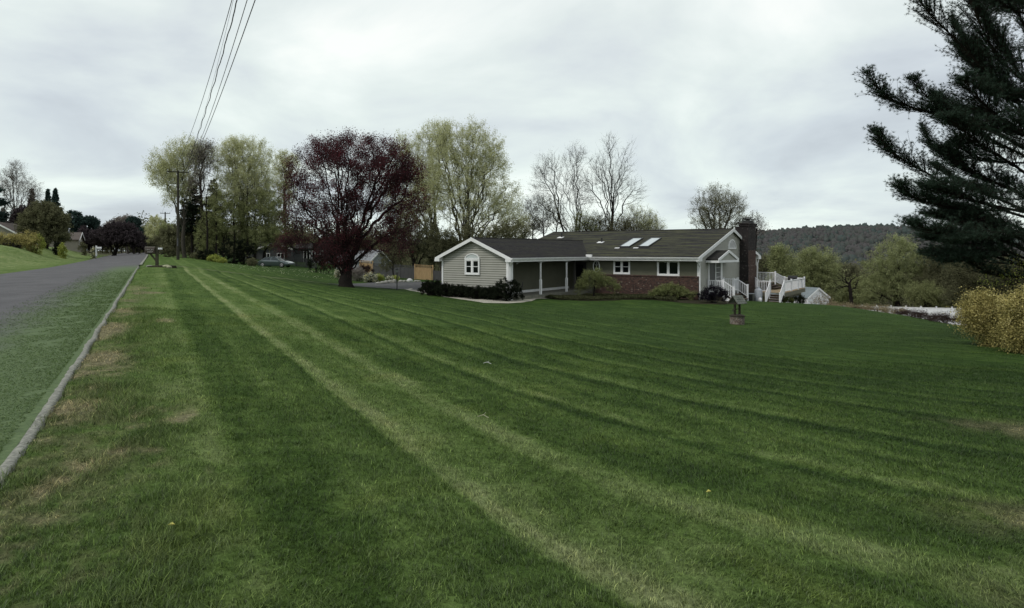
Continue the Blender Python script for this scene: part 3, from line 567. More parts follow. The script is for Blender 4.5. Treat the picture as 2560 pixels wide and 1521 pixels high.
    for s in range(stems):   # each trunk is one smooth tube with a root flare
        ids = list(range(s * base_n, (s + 1) * base_n)); C_ = [X[ids[0]] + [0, 0, -.4], X[ids[0]] + [0, 0, .02]] + [X[i] for i in ids[1:]]; q0 = rad[ids[0]]; R_ = [q0 * 1.5, q0 * 1.28] + [rad[i] for i in ids[1:]]
        C_.insert(2, C_[1] * .5 + C_[2] * .5); R_.insert(2, q0 * 1.02); tv = []
        for c_, r_ in zip(C_, R_):
            for k in range(14): a = 2 * math.pi * k / 14; w_ = r_ * (1 + .07 * math.sin(a * 5 + seed) + .04 * math.sin(a * 3 + c_[2] * 2)); tv.append((c_[0] + w_ * math.cos(a), c_[1] + w_ * math.sin(a), c_[2]))
        tf_ = np.array([[j * 14 + k, j * 14 + (k + 1) % 14, (j + 1) * 14 + (k + 1) % 14, (j + 1) * 14 + k] for j in range(len(C_) - 1) for k in range(14)]); Vs.append(np.array(tv)); Fs.append(tf_ + off); off += len(tv)
    # fine twigs and leaves
    tips = ch[cnt[ch] <= 4]; Pn = X[tips]; D = unit(Pn - X[par[tips]]); k = np.repeat(np.arange(len(tips)), twigs); m_ = len(k)
    cen = np.array([cx, cy, (zmin + ztop) * .42]); outw = unit(Pn[k] - cen)
    dirs = unit(D[k] * .5 + outw * .55 + r.normal(size=(m_, 3)) * .55 + np.array([0, 0, .3 - droop * 1.6])); Lt = twig * (.4 + r.random(m_) * .9)
    a0 = Pn[k] - D[k] * r.random(m_)[:, None] * .3 * twig; a1 = a0 + dirs * Lt[:, None] + np.array([0, 0, -droop])[None] * Lt[:, None] * .4; amid = (a0 + a1) / 2 + r.normal(size=a0.shape) * Lt[:, None] * .07
    wv = unit(np.cross(dirs, r.normal(size=(m_, 3)))) * tw
    TV = np.stack([a0 - wv, a0 + wv, amid + wv * .8, amid - wv * .8, a1], 1).reshape(-1, 3); b_ = np.arange(m_)[:, None] * 5; tq = b_ + np.array([0, 1, 2, 3]); tt = b_ + np.array([3, 2, 4])
    if leaves > 0:
        j = r.integers(0, m_, leaves); f = r.random(leaves) ** .7; LP = a0[j] + (a1[j] - a0[j]) * f[:, None] + r.normal(size=(leaves, 3)) * lj * twig * .3
        LV, LF = leafquads(LP, ls, r)
        clump = r.random(len(tips))[k[j]]; hgt = np.clip((LP[:, 2] - zmin) / (ztop - zmin), 0, 1); rn = np.clip(.45 * clump + .45 * r.random(leaves) + .1 * hgt, 0, 1)
        np_mesh(parts[0], LV, [LF], leaf, T, face_rnd=rn)
        Vs.append(TV); np_mesh(parts[1], np.concatenate(Vs), [np.concatenate(Fs + [tq + off]), tt + off], barkm, T, smooth=True)
    else:
        np_mesh(parts[1], np.concatenate(Vs), [np.concatenate(Fs)], barkm, T, smooth=True); np_mesh(parts[0], TV, [tq, tt], twmat or leaf, T, face_rnd=r.random(2 * m_))
    return T
def tree_px(name, label, cat, pbx, pby, Y, lobes, leaf, barkm, zadj=None, **k):
    """lobes as (px,py,rx,ry[,dy[,ry_depth_scale]]) in frame pixels at depth Y"""
    s = Y / F; base = pix(pbx, pby, Y); base = (base[0], base[1], min(base[2], g1(base[0], base[1]) + .05))
    lo = []
    for l in lobes:
        c = pix(l[0], l[1], Y); lo.append((c[0] - base[0], (l[4] if len(l) > 4 else 0.), c[2] - base[2], l[2] * s, l[3] * s, l[2] * s * (l[5] if len(l) > 5 else .9)))
    return plant(name, label, cat, base, lo, leaf, barkm, **k)
def conifer(name, label, base, h, rad, leaf, barkm, seed=1, n=60, dens=70, ls=.16, low=.1, group=None, shape=1., droop=.25):
    r = np.random.default_rng(seed); T = thing(name, label, 'conifer', base, 0, group)
    mb = MB(); mb.tube([(0, 0, -.3), (0, 0, h * .3), (0.02 * h * .2, 0, h * .65), (0, 0, h)], [h * .018, h * .014, h * .008, .01], 8)
    P = []; 
    for i in range(n):
        f = (i + r.random()) / n; z = h * (low + (1 - low) * f); Lb = rad * (1 - f) ** shape * (.65 + .5 * r.random()) + .15; a = r.random() * 6.283; k = int(dens * (Lb / rad + .15))
        q = r.random(k) ** .7; wd = (.25 + .1 * Lb) * (1 - q * .6); side = r.normal(size=k) * wd; zz = z - droop * Lb * q ** 1.2 + .12 * Lb * np.maximum(0, q - .7) * 3 + r.normal(size=k) * .1 - np.abs(side) * .2
        mb.tube([(0, 0, z), (math.cos(a) * Lb * .55, math.sin(a) * Lb * .55, z - droop * Lb * .5), (math.cos(a) * Lb * .95, math.sin(a) * Lb * .95, z - droop * Lb * .93)], [.02 + .006 * Lb, .015, .006], 4)
        P.append(np.stack([math.cos(a) * Lb * q - math.sin(a) * side, math.sin(a) * Lb * q + math.cos(a) * side, zz], 1))
    P = np.concatenate(P); mb.build('trunk', barkm, T, smooth=True); V, f = leafquads(P, ls, r, .4); np_mesh('crown', V, [f], leaf, T, face_rnd=np.clip(.3 + .5 * r.random(len(P)) + .25 * (np.hypot(P[:, 0], P[:, 1]) / rad - .5), 0, 1)); return T
def con_px(name, label, px, py_base, py_top, Y, halfw, leaf, barkm=None, **k):
    x, y, z = pix(px, py_base, Y); z = min(z, g1(x, y)); h = EYE - (py_top - HY) / F * Y - z
    return conifer(name, label, (x, y, z), h, halfw * Y / F, leaf, barkm or bark_dark, **k)
def shrub(name, label, cat, base, lobes, leaf, seed=1, leaves=2500, ls=.05, stem_m=None, n=70, group=None, twig=.25, twigs=4, r0=.03, shell=3., droop=0.):
    return plant(name, label, cat, base, lobes, leaf, stem_m or bark_dark, n=n, bf=.2, top=.02, r0=r0, stems=5, spread=.5, leaves=leaves, ls=ls, twig=twig, twigs=twigs, lj=.7, seed=seed, parts=('foliage', 'stem'), group=group, tw=.003, shell=shell, droop=droop)
def shrub_px(name, label, cat, px, pyb, Y, lobes, leaf, **k):
    s = Y / F; x = (px - CX) / F * Y; base = (x, Y, g1(x, Y)); lo = []
    for l in lobes:
        c = pix(l[0], l[1], Y); lo.append((c[0] - base[0], (l[4] if len(l) > 4 else 0.), max(c[2] - base[2], l[3] * s * .6), l[2] * s, l[3] * s, l[2] * s * (l[5] if len(l) > 5 else .8)))
    return shrub(name, label, cat, base, lo, leaf, **k)
# ------------------------------------------------------------ the ranch house (local x = along the front, y = depth, z = world height)
HRZ = math.atan2(U_R[1], U_R[0])
house = thing('house', 'long sage green ranch house with brick wainscot, garage gable and dark roof', 'house', (H0[0], H0[1], 0), HRZ)
EZ = 1.08; SL = .268; RV = 7.75; RZ = EZ + SL * (RV + .7); W0, W1, WV = -14.66, -8.93, -10.8
# wall cores
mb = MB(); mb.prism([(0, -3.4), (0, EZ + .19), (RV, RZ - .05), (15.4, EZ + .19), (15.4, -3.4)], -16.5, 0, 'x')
mb.build('wall', panel_shaded, house)
WC = (W0 + W1) / 2; WSL = .42; WHW = (W1 - W0) / 2 + .38; WRZ = EZ + WSL * WHW
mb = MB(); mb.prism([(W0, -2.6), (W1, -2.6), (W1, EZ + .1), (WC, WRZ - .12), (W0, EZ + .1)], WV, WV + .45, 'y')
mb.prism([(W0, -2.6), (W1 - 1.72, -2.6), (W1 - 1.72, EZ + .0), (W0, EZ + .0)], WV + .45, -.01, 'y'); mb.build('wall', panel_shaded, house)
# lap siding on the two gables
def lap(axis, t0, lo, hi, zb, zf, step=.155, d=.026):
    """boards from zb up, clipped by zf(a)->top height of the gable line; axis y: plane v=t0 facing -y ; axis x: plane u=t0 facing +x"""
    mb = MB(); z = zb; amid = (lo + hi) / 2; zt = zf(amid); sgn = -1 if axis == 'y' else 1
    while z < zt - .03:
        z1 = min(z + step, zt - .01)
        def span(zz):
            if zz <= zf(lo): l = lo
            else: l = lo + (amid - lo) * (zz - zf(lo)) / (zt - zf(lo))
            if zz <= zf(hi): h = hi
            else: h = hi - (hi - amid) * (zz - zf(hi)) / (zt - zf(hi))
            return l, h
        l0, h0 = span(z); l1, h1 = span(z1)
        out = t0 + sgn * (.004 + d); inn = t0 + sgn * .004
        if axis == 'y': z = z + .035; l0, h0 = span(z); P = [(l0, out, z), (h0, out, z), (h1, inn, z1), (l1, inn, z1)]; Bk = [(l0, t0 + .01, z), (h0, t0 + .01, z), (h1, t0 + .01, z1), (l1, t0 + .01, z1)]
        else: P = [(out, l0, z), (out, h0, z), (inn, h1, z1), (inn, l1, z1)]; Bk = [(t0 - .01, l0, z), (t0 - .01, h0, z), (t0 - .01, h1, z1), (t0 - .01, l1, z1)]
        mb.hexa(P, Bk); z += step - .035
    return mb
lap('y', WV, W0, W1, -1.75, lambda a: EZ + .02 + WSL * (WHW - .38 - abs(a - WC)) + .12).build('siding', siding, house)
lap('x', 0., 0., 15.4, -1.78, lambda a: EZ + .16 + SL * (RV - abs(a - RV))).build('siding', siding, house)
mb = MB(); mb.box(-.35, .03, -.0, 15.4, -3.4, -1.78); mb.build('foundation', concrete, house)
# main roof with its trim
mb = MB(); th = .10
for (a, b, za, zb) in ((-.7, RV, EZ, RZ), (16.2, RV, EZ, RZ)):
    mb.prism([(a, za), (b, zb), (b, zb + th), (a, za + th)] if a < b else [(b, zb), (a, za), (a, za + th), (b, zb + th)], -16.95, .2, 'x')
roof = mb.build('roof', shingle_moss, house)
mb = MB(); mb.tube([(-16.9, RV, RZ + .10), (.18, RV, RZ + .10)], .06, 6); mb.build('ridge_cap', shingle, house)
# garage wing roof
vb = -.7 + (WRZ - EZ) / SL + .6
mb = MB()
for sg in (-1, 1):
    e = WC + sg * WHW; P = [(e, EZ + .012), (WC, WRZ), (WC, WRZ + th), (e, EZ + th + .012)]; mb.prism(P if sg < 0 else P[::-1], WV - .32, vb, 'y')
mb.build('roof', shingle, house, swap=True)
mb = MB(); mb.tube([(WC, WV - .3, WRZ + .095), (WC, vb - .6, WRZ + .095)], .055, 6); mb.build('ridge_cap', shingle, house)
# soffits
mb = MB(); mb.box(-16.9, .18, -.68, -.01, EZ - .02, EZ + .01); mb.box(-16.9, .18, 15.41, 16.18, EZ - .02, EZ + .01); mb.box(W1 - 1.70, WC + WHW - .02, WV + .46, -.7, EZ - .05, EZ - .02); mb.box(W0 - .36, W0 - .01, WV - .3, -.7, EZ - .05, EZ - .02); mb.build('soffit', panel_shaded, house)
# rake boards and eave returns
def rake(pts, thick, depth, axis, t0, t1, mbx):
    (a, za), (b, zb) = pts; mbx.prism([(a, za - depth), (b, zb - depth), (b, zb), (a, za)], t0, t1, axis)
mb = MB(); f0, f1 = WV - .355, WV - .322
for sg in (-1, 1): e = WC + sg * (WHW + .02); rake([(e, EZ + .115), (WC, WRZ + .12)] if sg < 0 else [(WC, WRZ + .12), (e, EZ + .115)], 0, .23, 'y', f0, f1, mb)
mb.prism([(W0 - .42, EZ - .15), (W0 + .02, EZ - .15), (W0 + .02, EZ + .16), (W0 - .42, EZ + .02)], f0 - .012, WV - .02, 'y'); mb.prism([(W1 - .02, EZ - .15), (W1 + .42, EZ - .15), (W1 + .42, EZ + .02), (W1 - .02, EZ + .16)], f0 - .012, WV - .02, 'y')
mb.build('rake_board', white, house)
mb = MB(); g0, g1_ = .202, .235
rake([(-.74, EZ + .115), (RV, RZ + .125)], 0, .25, 'x', g0, g1_, mb); rake([(RV, RZ + .125), (16.24, EZ + .115)], 0, .25, 'x', g0, g1_, mb)
for (a, b, z0, z1) in ((-.74, -.01, EZ + .02, EZ + .2), (15.41, 16.24, EZ + .2, EZ + .02)): mb.prism([(a, EZ - .16), (b, EZ - .16), (b, z1), (a, z0)], .02, g1_ + .01, 'x')
mb.build('rake_board', white, house)
# gutters (K profile) along the front
def gutter(mbx, axis, e, z, a, b, sg):
    pr = [(e, z - .11), (e + sg * .07, z - .11), (e + sg * .085, z - .06), (e + sg * .12, z - .03), (e + sg * .125, z + .02), (e, z + .02)]; mbx.prism(pr if sg < 0 else pr[::-1], a, b, axis)
mb = MB(); gutter(mb, 'x', -.72, EZ + .09, WC + WHW + .02, .19, -1); mb.box(WC + WHW, .19, -.715, -.69, EZ - .14, EZ + .09); mb.build('gutter', white, house)
mb = MB(); gutter(mb, 'y', WC + WHW + .02, EZ + .09, WV - .32, -.60, 1); mb.box(WC + WHW - .01, WC + WHW + .015, WV - .32, -.7, EZ - .14, EZ + .09); mb.build('gutter', white, house)
mb = MB(); mb.box(WC + WHW - .12, WC + WHW + .35, -.80, -.62, EZ + .12, EZ + .30); mb.build('splash_guard', white, house)
# corner boards, downspouts
mb = MB(); mb.box(W0 - .02, W0 + .10, WV - .052, WV + .1, -1.75, EZ - .14); mb.build('corner_board', white, house)
mb = MB(); mb.box(W1 - .17, W1 + .03, WV - .054, WV + .44, -1.75, EZ - .14); mb.build('corner_board', white, house)
mb = MB(); mb.box(-.13, .052, -.03, .10, -1.78, EZ - .1); mb.build('corner_board', white, house)
mb = MB(); mb.box(-.1, .052, 15.3, 15.43, -2.2, EZ - .1); mb.build('corner_board', white, house)
def spout(p): mb = MB(); mb.tube(p, .055, 8); return mb.build('downspout', white, house, smooth=True)
spout([(W1 + .42, WV - .2, EZ - .02), (W1 + .40, WV - .2, EZ - .16), (W1 + .12, WV - .02, EZ - .42), (W1 + .10, WV + .02, -1.6)])
spout([(.08, -.68, EZ - .02), (.08, -.66, EZ - .16), (.10, -.12, EZ - .52), (.10, -.10, -1.75)])
spout([(.08, 16.1, EZ - .02), (.10, 16.0, EZ - .16), (.10, 15.56, EZ - .55), (.10, 15.52, -2.3)])
# brick wainscot on the front
mb = MB(); mb.box(-8.2, .0, -.13, -.012, -3.2, -.24); mb.build('brick_wainscot', brick, house); mb = MB(); mb.prism([(-.17, -.24), (-.012, -.24), (-.012, -.15), (-.17, -.20)], -8.25, .03, 'x'); mb.build('brick_sill', brick, house)
# windows on the front
def window_front(u0, u1, z0, z1, cross, pl=-.0):
    fr = MB(); d = pl - .075; t_ = .09
    fr.box(u0, u1, d, pl + .0, z0, z0 + t_ + .02); fr.box(u0, u1, d, pl, z1 - t_, z1); fr.box(u0, u0 + t_, d, pl, z0 + t_ + .02, z1 - t_); fr.box(u1 - t_, u1, d, pl, z0 + t_ + .02, z1 - t_)
    m_ = (u0 + u1) / 2; fr.box(m_ - .055, m_ + .055, d, pl, z0 + t_ + .02, z1 - t_); f = fr.build('window', white, house, bevel=.006)
    for (a, b) in ((u0 + t_, m_ - .055), (m_ + .055, u1 - t_)):
        s = MB(); e = .045; zz0, zz1 = z0 + t_ + .02, z1 - t_; q0, q1 = d + .022, pl - .004
        s.box(a, b, q0, q1, zz0, zz0 + e); s.box(a, b, q0, q1, zz1 - e, zz1); s.box(a, a + e, q0, q1, zz0 + e, zz1 - e); s.box(b - e, b, q0, q1, zz0 + e, zz1 - e)
        if cross: zc = (zz0 + zz1) / 2 + .02; s.box(a + e, b - e, q0, q1, zc - .02, zc + .02)
        s.build('sash', white, f); MB().box(a + e * .5, b - e * .5, pl - .03, pl - .012, zz0 + e * .5, zz1 - e * .5).build('pane', glass, f)
    return f
window_front(-6.67, -5.29, -.13, .97, True); window_front(-3.12, -1.42, -.17, .97, False)
# garage-gable window with its arched head
f = window_front(-12.56, -11.28, .03, 1.10, True, WV - .032)
mb = MB(); cu, hw_ = -11.92, .64; z0 = 1.10
arc = [(cu + (hw_) * math.cos(a), z0 + .40 * math.sin(a)) for a in np.linspace(0, math.pi, 17)]; inn = [(cu + (hw_ - .09) * math.cos(a), z0 + .05 + .28 * math.sin(a)) for a in np.linspace(math.pi, 0, 17)]
for i in range(16): o_ = arc[i:i + 2]; n_ = inn[::-1][i:i + 2]; mb.prism([o_[0], o_[1], n_[1], n_[0]], WV - .115, WV - .0, 'y')
mb.box(cu - hw_, cu + hw_, WV - .117, WV, z0 - .0, z0 + .06); mb.build('arched_head', white, f)
MB().prism([(cu + (hw_ - .08) * math.cos(a), z0 + .06 + .27 * math.sin(a)) for a in np.linspace(0, math.pi, 17)], WV - .075, WV - .02, 'y').build('arched_panel', M('pale_panel', (.5, .54, .53), (.44, .48, .47), 2., .5, .3), f)
# oval window
mb = MB(); oc, oz, ra, rb = -8.14, .44, .30, .47
for i in range(28):
    a0, a1 = 2 * math.pi * i / 28, 2 * math.pi * (i + 1) / 28; P = [(oc + k * math.cos(a), oz + kz * math.sin(a)) for (k, kz, a) in ((ra, rb, a0), (ra, rb, a1), (ra - .07, rb - .07, a1), (ra - .07, rb - .07, a0))]; mb.prism(P, -.07, .0, 'y')
ov = mb.build('oval_window', white, house)
MB().prism([(oc + (ra - .06) * math.cos(a), oz + (rb - .06) * math.sin(a)) for a in np.linspace(0, 2 * math.pi, 24, endpoint=False)], -.025, -.01, 'y').build('pane', glass, ov)
mb = MB(); mb.box(oc - .008, oc + .008, -.045, -.03, oz - rb + .07, oz + rb - .07)
for sg in (-1, 1): mb.tube([(oc - .17, -.038, oz - sg * .24), (oc + .17, -.038, oz + sg * .24)], .008, 4)
mb.build('muntin', white, ov)
# porch: floor, posts, arched valance, skirting, wall lantern, entry door
mb = MB(); mb.box(W1 - 1.72, W1 + .40, WV + .46, .0, -2.1, -1.36); mb.build('porch_floor', concrete, house)
mb = MB(); mb.box(W1 - 1.719, W1 - 1.69, WV + .5, -.02, -1.36, -1.18); mb.build('skirting', white, house)
ue = WC + WHW - .12
for v in (-7.34, -3.77):
    mb = MB(); mb.box(ue - .075, ue + .075, v - .075, v + .075, -1.36, -.36); mb.hexa([(ue - .075, v - .075, -.36), (ue + .075, v - .075, -.36), (ue + .075, v + .075, -.36), (ue - .075, v + .075, -.36)], [(ue - .045, v - .045, -.30), (ue + .045, v - .045, -.30), (ue + .045, v + .045, -.30), (ue - .045, v + .045, -.30)])
    mb.box(ue - .045, ue + .045, v - .045, v + .045, -.30, .86); mb.build('porch_post', white, house, bevel=.008)
mb = MB(); bays = [(WV + .5, -7.34), (-7.34, -3.77), (-3.77, -.3)]
for a, b in bays:
    n_ = 14
    for i in range(n_):
        x0, x1 = a + (b - a) * i / n_, a + (b - a) * (i + 1) / n_; dr_ = lambda x: EZ - .06 - .05 - .20 * abs((x - (a + b) / 2) / ((b - a) / 2)) ** 3.2
        mb.prism([(x0, dr_(x0)), (x1, dr_(x1)), (x1, EZ - .05), (x0, EZ - .05)], ue - .03, ue + .03, 'x')
mb.build('porch_valance', M('valance_trim', (.16, .165, .15), (.13, .135, .12), 2., .7, .2), house)
mb = MB(); mb.box(-9.95, -9.80, -.50, -.35, -1.36, EZ - .06); mb.box(-10.03, -9.72, -.56, -.29, -1.36, -1.16); mb.build('porch_post', M('grey_taupe_paint', (.12, .115, .105), None, 2., .7, .2), house)
mb = MB(); mb.box(W1 - 1.70, W1 - 1.60, WV + 1.5, WV + 1.62, -.15, .30); mb.box(W1 - 1.62, W1 - 1.5, WV + 1.47, WV + 1.65, .0, .22); mb.build('wall_lantern', M('lantern_glass', (.35, .36, .36), None, 2., .3, .4), house)
mb = MB(); mb.box(-10.2, -9.05, -.05, .0, -1.36, .78); dd = mb.build('door', M('dark_door', (.02, .018, .018), (.028, .025, .024), 3., .5, .3), house)
MB().box(-9.95, -9.3, -.066, -.048, -.35, .55).build('pane', glass, dd); MB().tube([(-9.13, -.09, -.38), (-9.13, -.09, -.25)], .02, 6).build('handle', metal_gal, dd)
# skylights, vents on the front slope
def zr(v): return EZ + SL * (v + .7) + th
def sky_on(px, py):
    kx, kz = (px - CX) / F, -(py - HY) / F; best = None
    for v in np.linspace(-.5, 7.6, 400):
        # point on slope with given px: solve u
        y_ = H0[1] + V_R[1] * v; x_ = H0[0] + V_R[0] * v; u = (kx * y_ - x_) / (U_R[0] - kx * U_R[1]); Y = y_ + U_R[1] * u; e = abs(EYE + kz * Y - zr(v))
        if best is None or e < best[0]: best = (e, u, v)
    return best[1:]
for (cx_, cy_) in ((1578, 608.5), (1624.5, 608)):
    u, v = sky_on(cx_, cy_); wu, wv = .39, 1.28; fr = MB()
    for (a, b, c_, d_) in ((-wu - .07, -wu, -wv - .07, wv + .07), (wu, wu + .07, -wv - .07, wv + .07), (-wu, wu, -wv - .07, -wv), (-wu, wu, wv, wv + .07)):
        P = [(u + a, v + c_), (u + b, v + c_), (u + b, v + d_), (u + a, v + d_)]; fr.hexa([(x, y, zr(y) - .05) for x, y in P], [(x, y, zr(y) + .11) for x, y in P])
    s = fr.build('skylight', metal_dark, house); P = [(u - wu, v - wv), (u + wu, v - wv), (u + wu, v + wv), (u - wu, v + wv)]; g_ = MB(); g_.hexa([(x, y, zr(y) + .03) for x, y in P], [(x, y, zr(y) + .085) for x, y in P]); g_.build('pane', glass_sky, s)
    fl = MB(); P = [(u - wu - .35, v - wv - .30), (u - wu + .05, v - wv - .30), (u - wu + .05, v - wv - .12), (u - wu - .35, v - wv - .12)]; fl.hexa([(x, y, zr(y) + .002) for x, y in P], [(x, y, zr(y) + .02) for x, y in P]); fl.build('flashing', white, s)
for (cx_, cy_, h_) in ((1403, 594, .42), (1503, 606, .36)):
    u, v = sky_on(cx_, cy_); mb = MB(); z_ = zr(v); mb.tube([(u + .05, v, z_ - .1), (u + .05, v, z_ + h_)], .07, 8); vp = mb.build('vent_pipe', metal_dark, house, smooth=True)
    P = [(u - .30, v - .28), (u + .25, v - .28), (u + .25, v + .12), (u - .30, v + .12)]; fl = MB(); fl.hexa([(x, y, zr(y) + .002) for x, y in P], [(x, y, zr(y) + .03) for x, y in P]); fl.build('flashing', white, vp)
# gable louvre
mb = MB(); lv, lw, lz = RV + .1, 1.05, 1.83
arc = [(lv + lw * math.cos(a), lz + .05 + .72 * math.sin(a)) for a in np.linspace(0, math.pi, 17)]; inn = [(lv + (lw - .15) * math.cos(a), lz + .1 + .58 * math.sin(a)) for a in np.linspace(0, math.pi, 17)]
for i in range(16): mb.prism([arc[i], arc[i + 1], inn[i + 1], inn[i]], .02, .09, 'x')
mb.box(.02, .085, lv - lw, lv + lw, lz - .02, lz + .09); gv_ = mb.build('gable_vent', white, house)
mb = MB()
for k in range(7):
    z = lz + .1 + k * .085; hwv = (lw - .15) * math.sqrt(max(0, 1 - ((z + .04 - lz - .1) / .6) ** 2)); mb.prism([(.025, z), (.072, z), (.045, z + .075), (.025, z + .075)], lv - hwv, lv + hwv, 'y')
mb.build('slat', M('louvre_slats', (.5, .5, .49), (.44, .44, .43), 2., .6, .3), gv_)
# little gable roof over the side door
p0, p1, pe, pr = 1.35, 6.35, .98, 1.62; pu = .95; mb = MB(); pm = (p0 + p1) / 2
mb.prism([(p0, pe), (pm, pr), (pm, pr + .09), (p0, pe + .09)], .03, pu, 'x'); mb.prism([(pm, pr), (p1, pe), (p1, pe + .09), (pm, pr + .09)], .03, pu, 'x'); hood = mb.build('door_hood', shingle, house)
mb = MB(); rake([(p0 - .04, pe + .10), (pm, pr + .11)], 0, .2, 'x', pu + .003, pu + .05, mb); rake([(pm, pr + .11), (p1 + .04, pe + .10)], 0, .2, 'x', pu + .003, pu + .05, mb)
mb.box(.03, pu + .05, p0 - .05, p0 + .16, pe - .18, pe - .02); mb.box(pu - .1, pu + .055, p0 + .16, p1 + .04, pe - .18, pe - .02); mb.build('trim', white, hood)
MB().prism([(p0 + .3, pe - .02), (p1 - .3, pe - .02), (pm, pr - .06)], pu - .06, pu - .03, 'x').build('pediment', siding, hood)
# side patio door
mb = MB(); d0, d1, dz0, dz1 = 1.87, 5.15, -1.42, .86
for (a, b, z0, z1) in ((d0, d0 + .13, dz0, dz1), (d1 - .45, d1, dz0, dz1), (3.42, 3.56, dz0, dz1 - .12), (d0 + .13, d1 - .45, dz1 - .12, dz1)): mb.box(.02, .10, a, b, z0, z1)
pd = mb.build('door', white, house); MB().box(.022, .05, d0 + .13, 3.42, dz0, dz1 - .12).build('screen_panel', metal_dark, pd)
MB().box(.024, .052, 3.56, 4.70, dz0, dz1 - .12).build('pane', glass, pd)
mb = MB()
for k in range(1, 4): mb.box(.053, .07, 3.56 + k * .285 - .018, 3.56 + k * .285 + .018, dz0, dz1 - .12)
for k in range(1, 6): mb.box(.053, .068, 3.56, 4.70, dz0 + k * .36 - .014, dz0 + k * .36 + .014)
mb.build('muntin', white, pd)
# chimney
mb = MB(); mb.box(.032, .78, 10.0, 12.5, -3.4, .35); mb.hexa([(.032, 10.0, .35), (.78, 10.0, .35), (.78, 12.5, .35), (.032, 12.5, .35)], [(.032, 10.06, .5), (.74, 10.06, .5), (.74, 12.44, .5), (.032, 12.44, .5)]); cb_ = mb.build('chimney_base', brick_soot, house); cb_.data.materials.append(brick)
for q_ in cb_.data.polygons: q_.material_index = int(q_.normal.x > .9)
mb = MB(); mb.box(.032, .74, 10.06, 12.44, .5, 1.7); mb.box(.032, .74, 10.06, 12.44, 1.7, 3.72); mb.box(-.35, .035, 10.06, 12.44, 2.0, 3.72); mb.box(-.02, .80, 10.0, 12.5, 3.72, 3.88); mb.box(-.06, .84, 9.95, 12.55, 3.88, 4.0); ch = mb.build('chimney', brick_soot, house); ch.data.materials.append(brick)
for q_ in ch.data.polygons: q_.material_index = int(q_.normal.x > .9 and q_.center.z < 1.7)
mb = MB(); mb.box(.1, .68, 10.5, 12.0, 4.0, 4.24); mb.build('flue', greywood, ch); mb = MB(); mb.box(-.0, .78, 10.35, 12.15, 4.34, 4.38)
for a in (.14, .64):
    for b in (10.55, 11.95): mb.box(a - .02, a + .02, b - .02, b + .02, 4.24, 4.34)
mb.tube([(.1, 10.7, 4.42), (.68, 11.8, 4.55)], .03, 5); mb.build('chimney_cap', metal_dark, ch)
# ------------------------------------------------------------ railings helper (children of a thing, in house axes)
def rail(parent, a, b, top=.95, posts=(True, True), step=.125, name='railing', pw=.055, low=.09):
    """a,b=(u,v,z floor)"""
    A, B = np.array(a, float), np.array(b, float); d = B - A; Ln = np.linalg.norm(d[:2]); mb = MB(); e = d[:2] / Ln; nrm = np.array([-e[1], e[0]]) * .025
    for zz, hh in ((top - .07, .06), (low, .05)):
        P = lambda Q, s, h: (Q[0] + s * nrm[0], Q[1] + s * nrm[1], Q[2] + h); mb.hexa([P(A, -1, zz), P(B, -1, zz), P(B, 1, zz), P(A, 1, zz)], [P(A, -1, zz + hh), P(B, -1, zz + hh), P(B, 1, zz + hh), P(A, 1, zz + hh)])
    n = max(2, int(Ln / step))
    for i in range(1, n):
        p = A + d * i / n; mb.box(p[0] - .017, p[0] + .017, p[1] - .017, p[1] + .017, p[2] + low + .04, p[2] + top - .06)
    mb.build(name, white2, parent)
    for q, k in zip((A, B), posts):
        if k: mb = MB(); mb.box(q[0] - pw, q[0] + pw, q[1] - pw, q[1] + pw, q[2] - .25, q[2] + top + .05); mb.box(q[0] - pw - .015, q[0] + pw + .015, q[1] - pw - .015, q[1] + pw + .015, q[2] + top + .05, q[2] + top + .09); mb.build('post', white2, parent)
# side steps
land = thing('entry_steps', 'white railed landing and steps at the side door', 'steps', (H0[0], H0[1], 0), HRZ)
LZ = -1.42
MB().box(.04, 1.2, 1.7, 5.3, LZ - .12, LZ).build('landing', M('grey_decking', (.22, .22, .21), (.18, .18, .17), 3., .8, .2), land)
MB().box(.08, 1.16, 1.76, 5.24, -3.0, LZ - .12).build('skirt', darkwood, land)
for k in range(3): MB().box(1.2 + .26 * k, 1.5 + .26 * k, 1.75, 5.25, LZ - .17 * (k + 1) - .05, LZ - .17 * (k + 1)).build('tread', deckwood, land)
MB().prism([(1.2, LZ - .12), (2.0, LZ - .62), (2.0, -2.6), (1.2, -2.6)], 1.72, 1.76, 'y').build('stringer', white2, land)
rail(land, (.12, 1.72, LZ), (1.2, 1.72, LZ)); rail(land, (1.2, 1.72, LZ), (1.95, 1.72, LZ - .5), posts=(False, True))
rail(land, (.12, 5.28, LZ), (1.2, 5.28, LZ), posts=(True, True)); rail(land, (1.2, 5.28, LZ), (1.95, 5.28, LZ - .5), posts=(False, True))
rail(land, (1.2, 4.2, LZ), (1.2, 5.28, LZ), posts=(True, False))
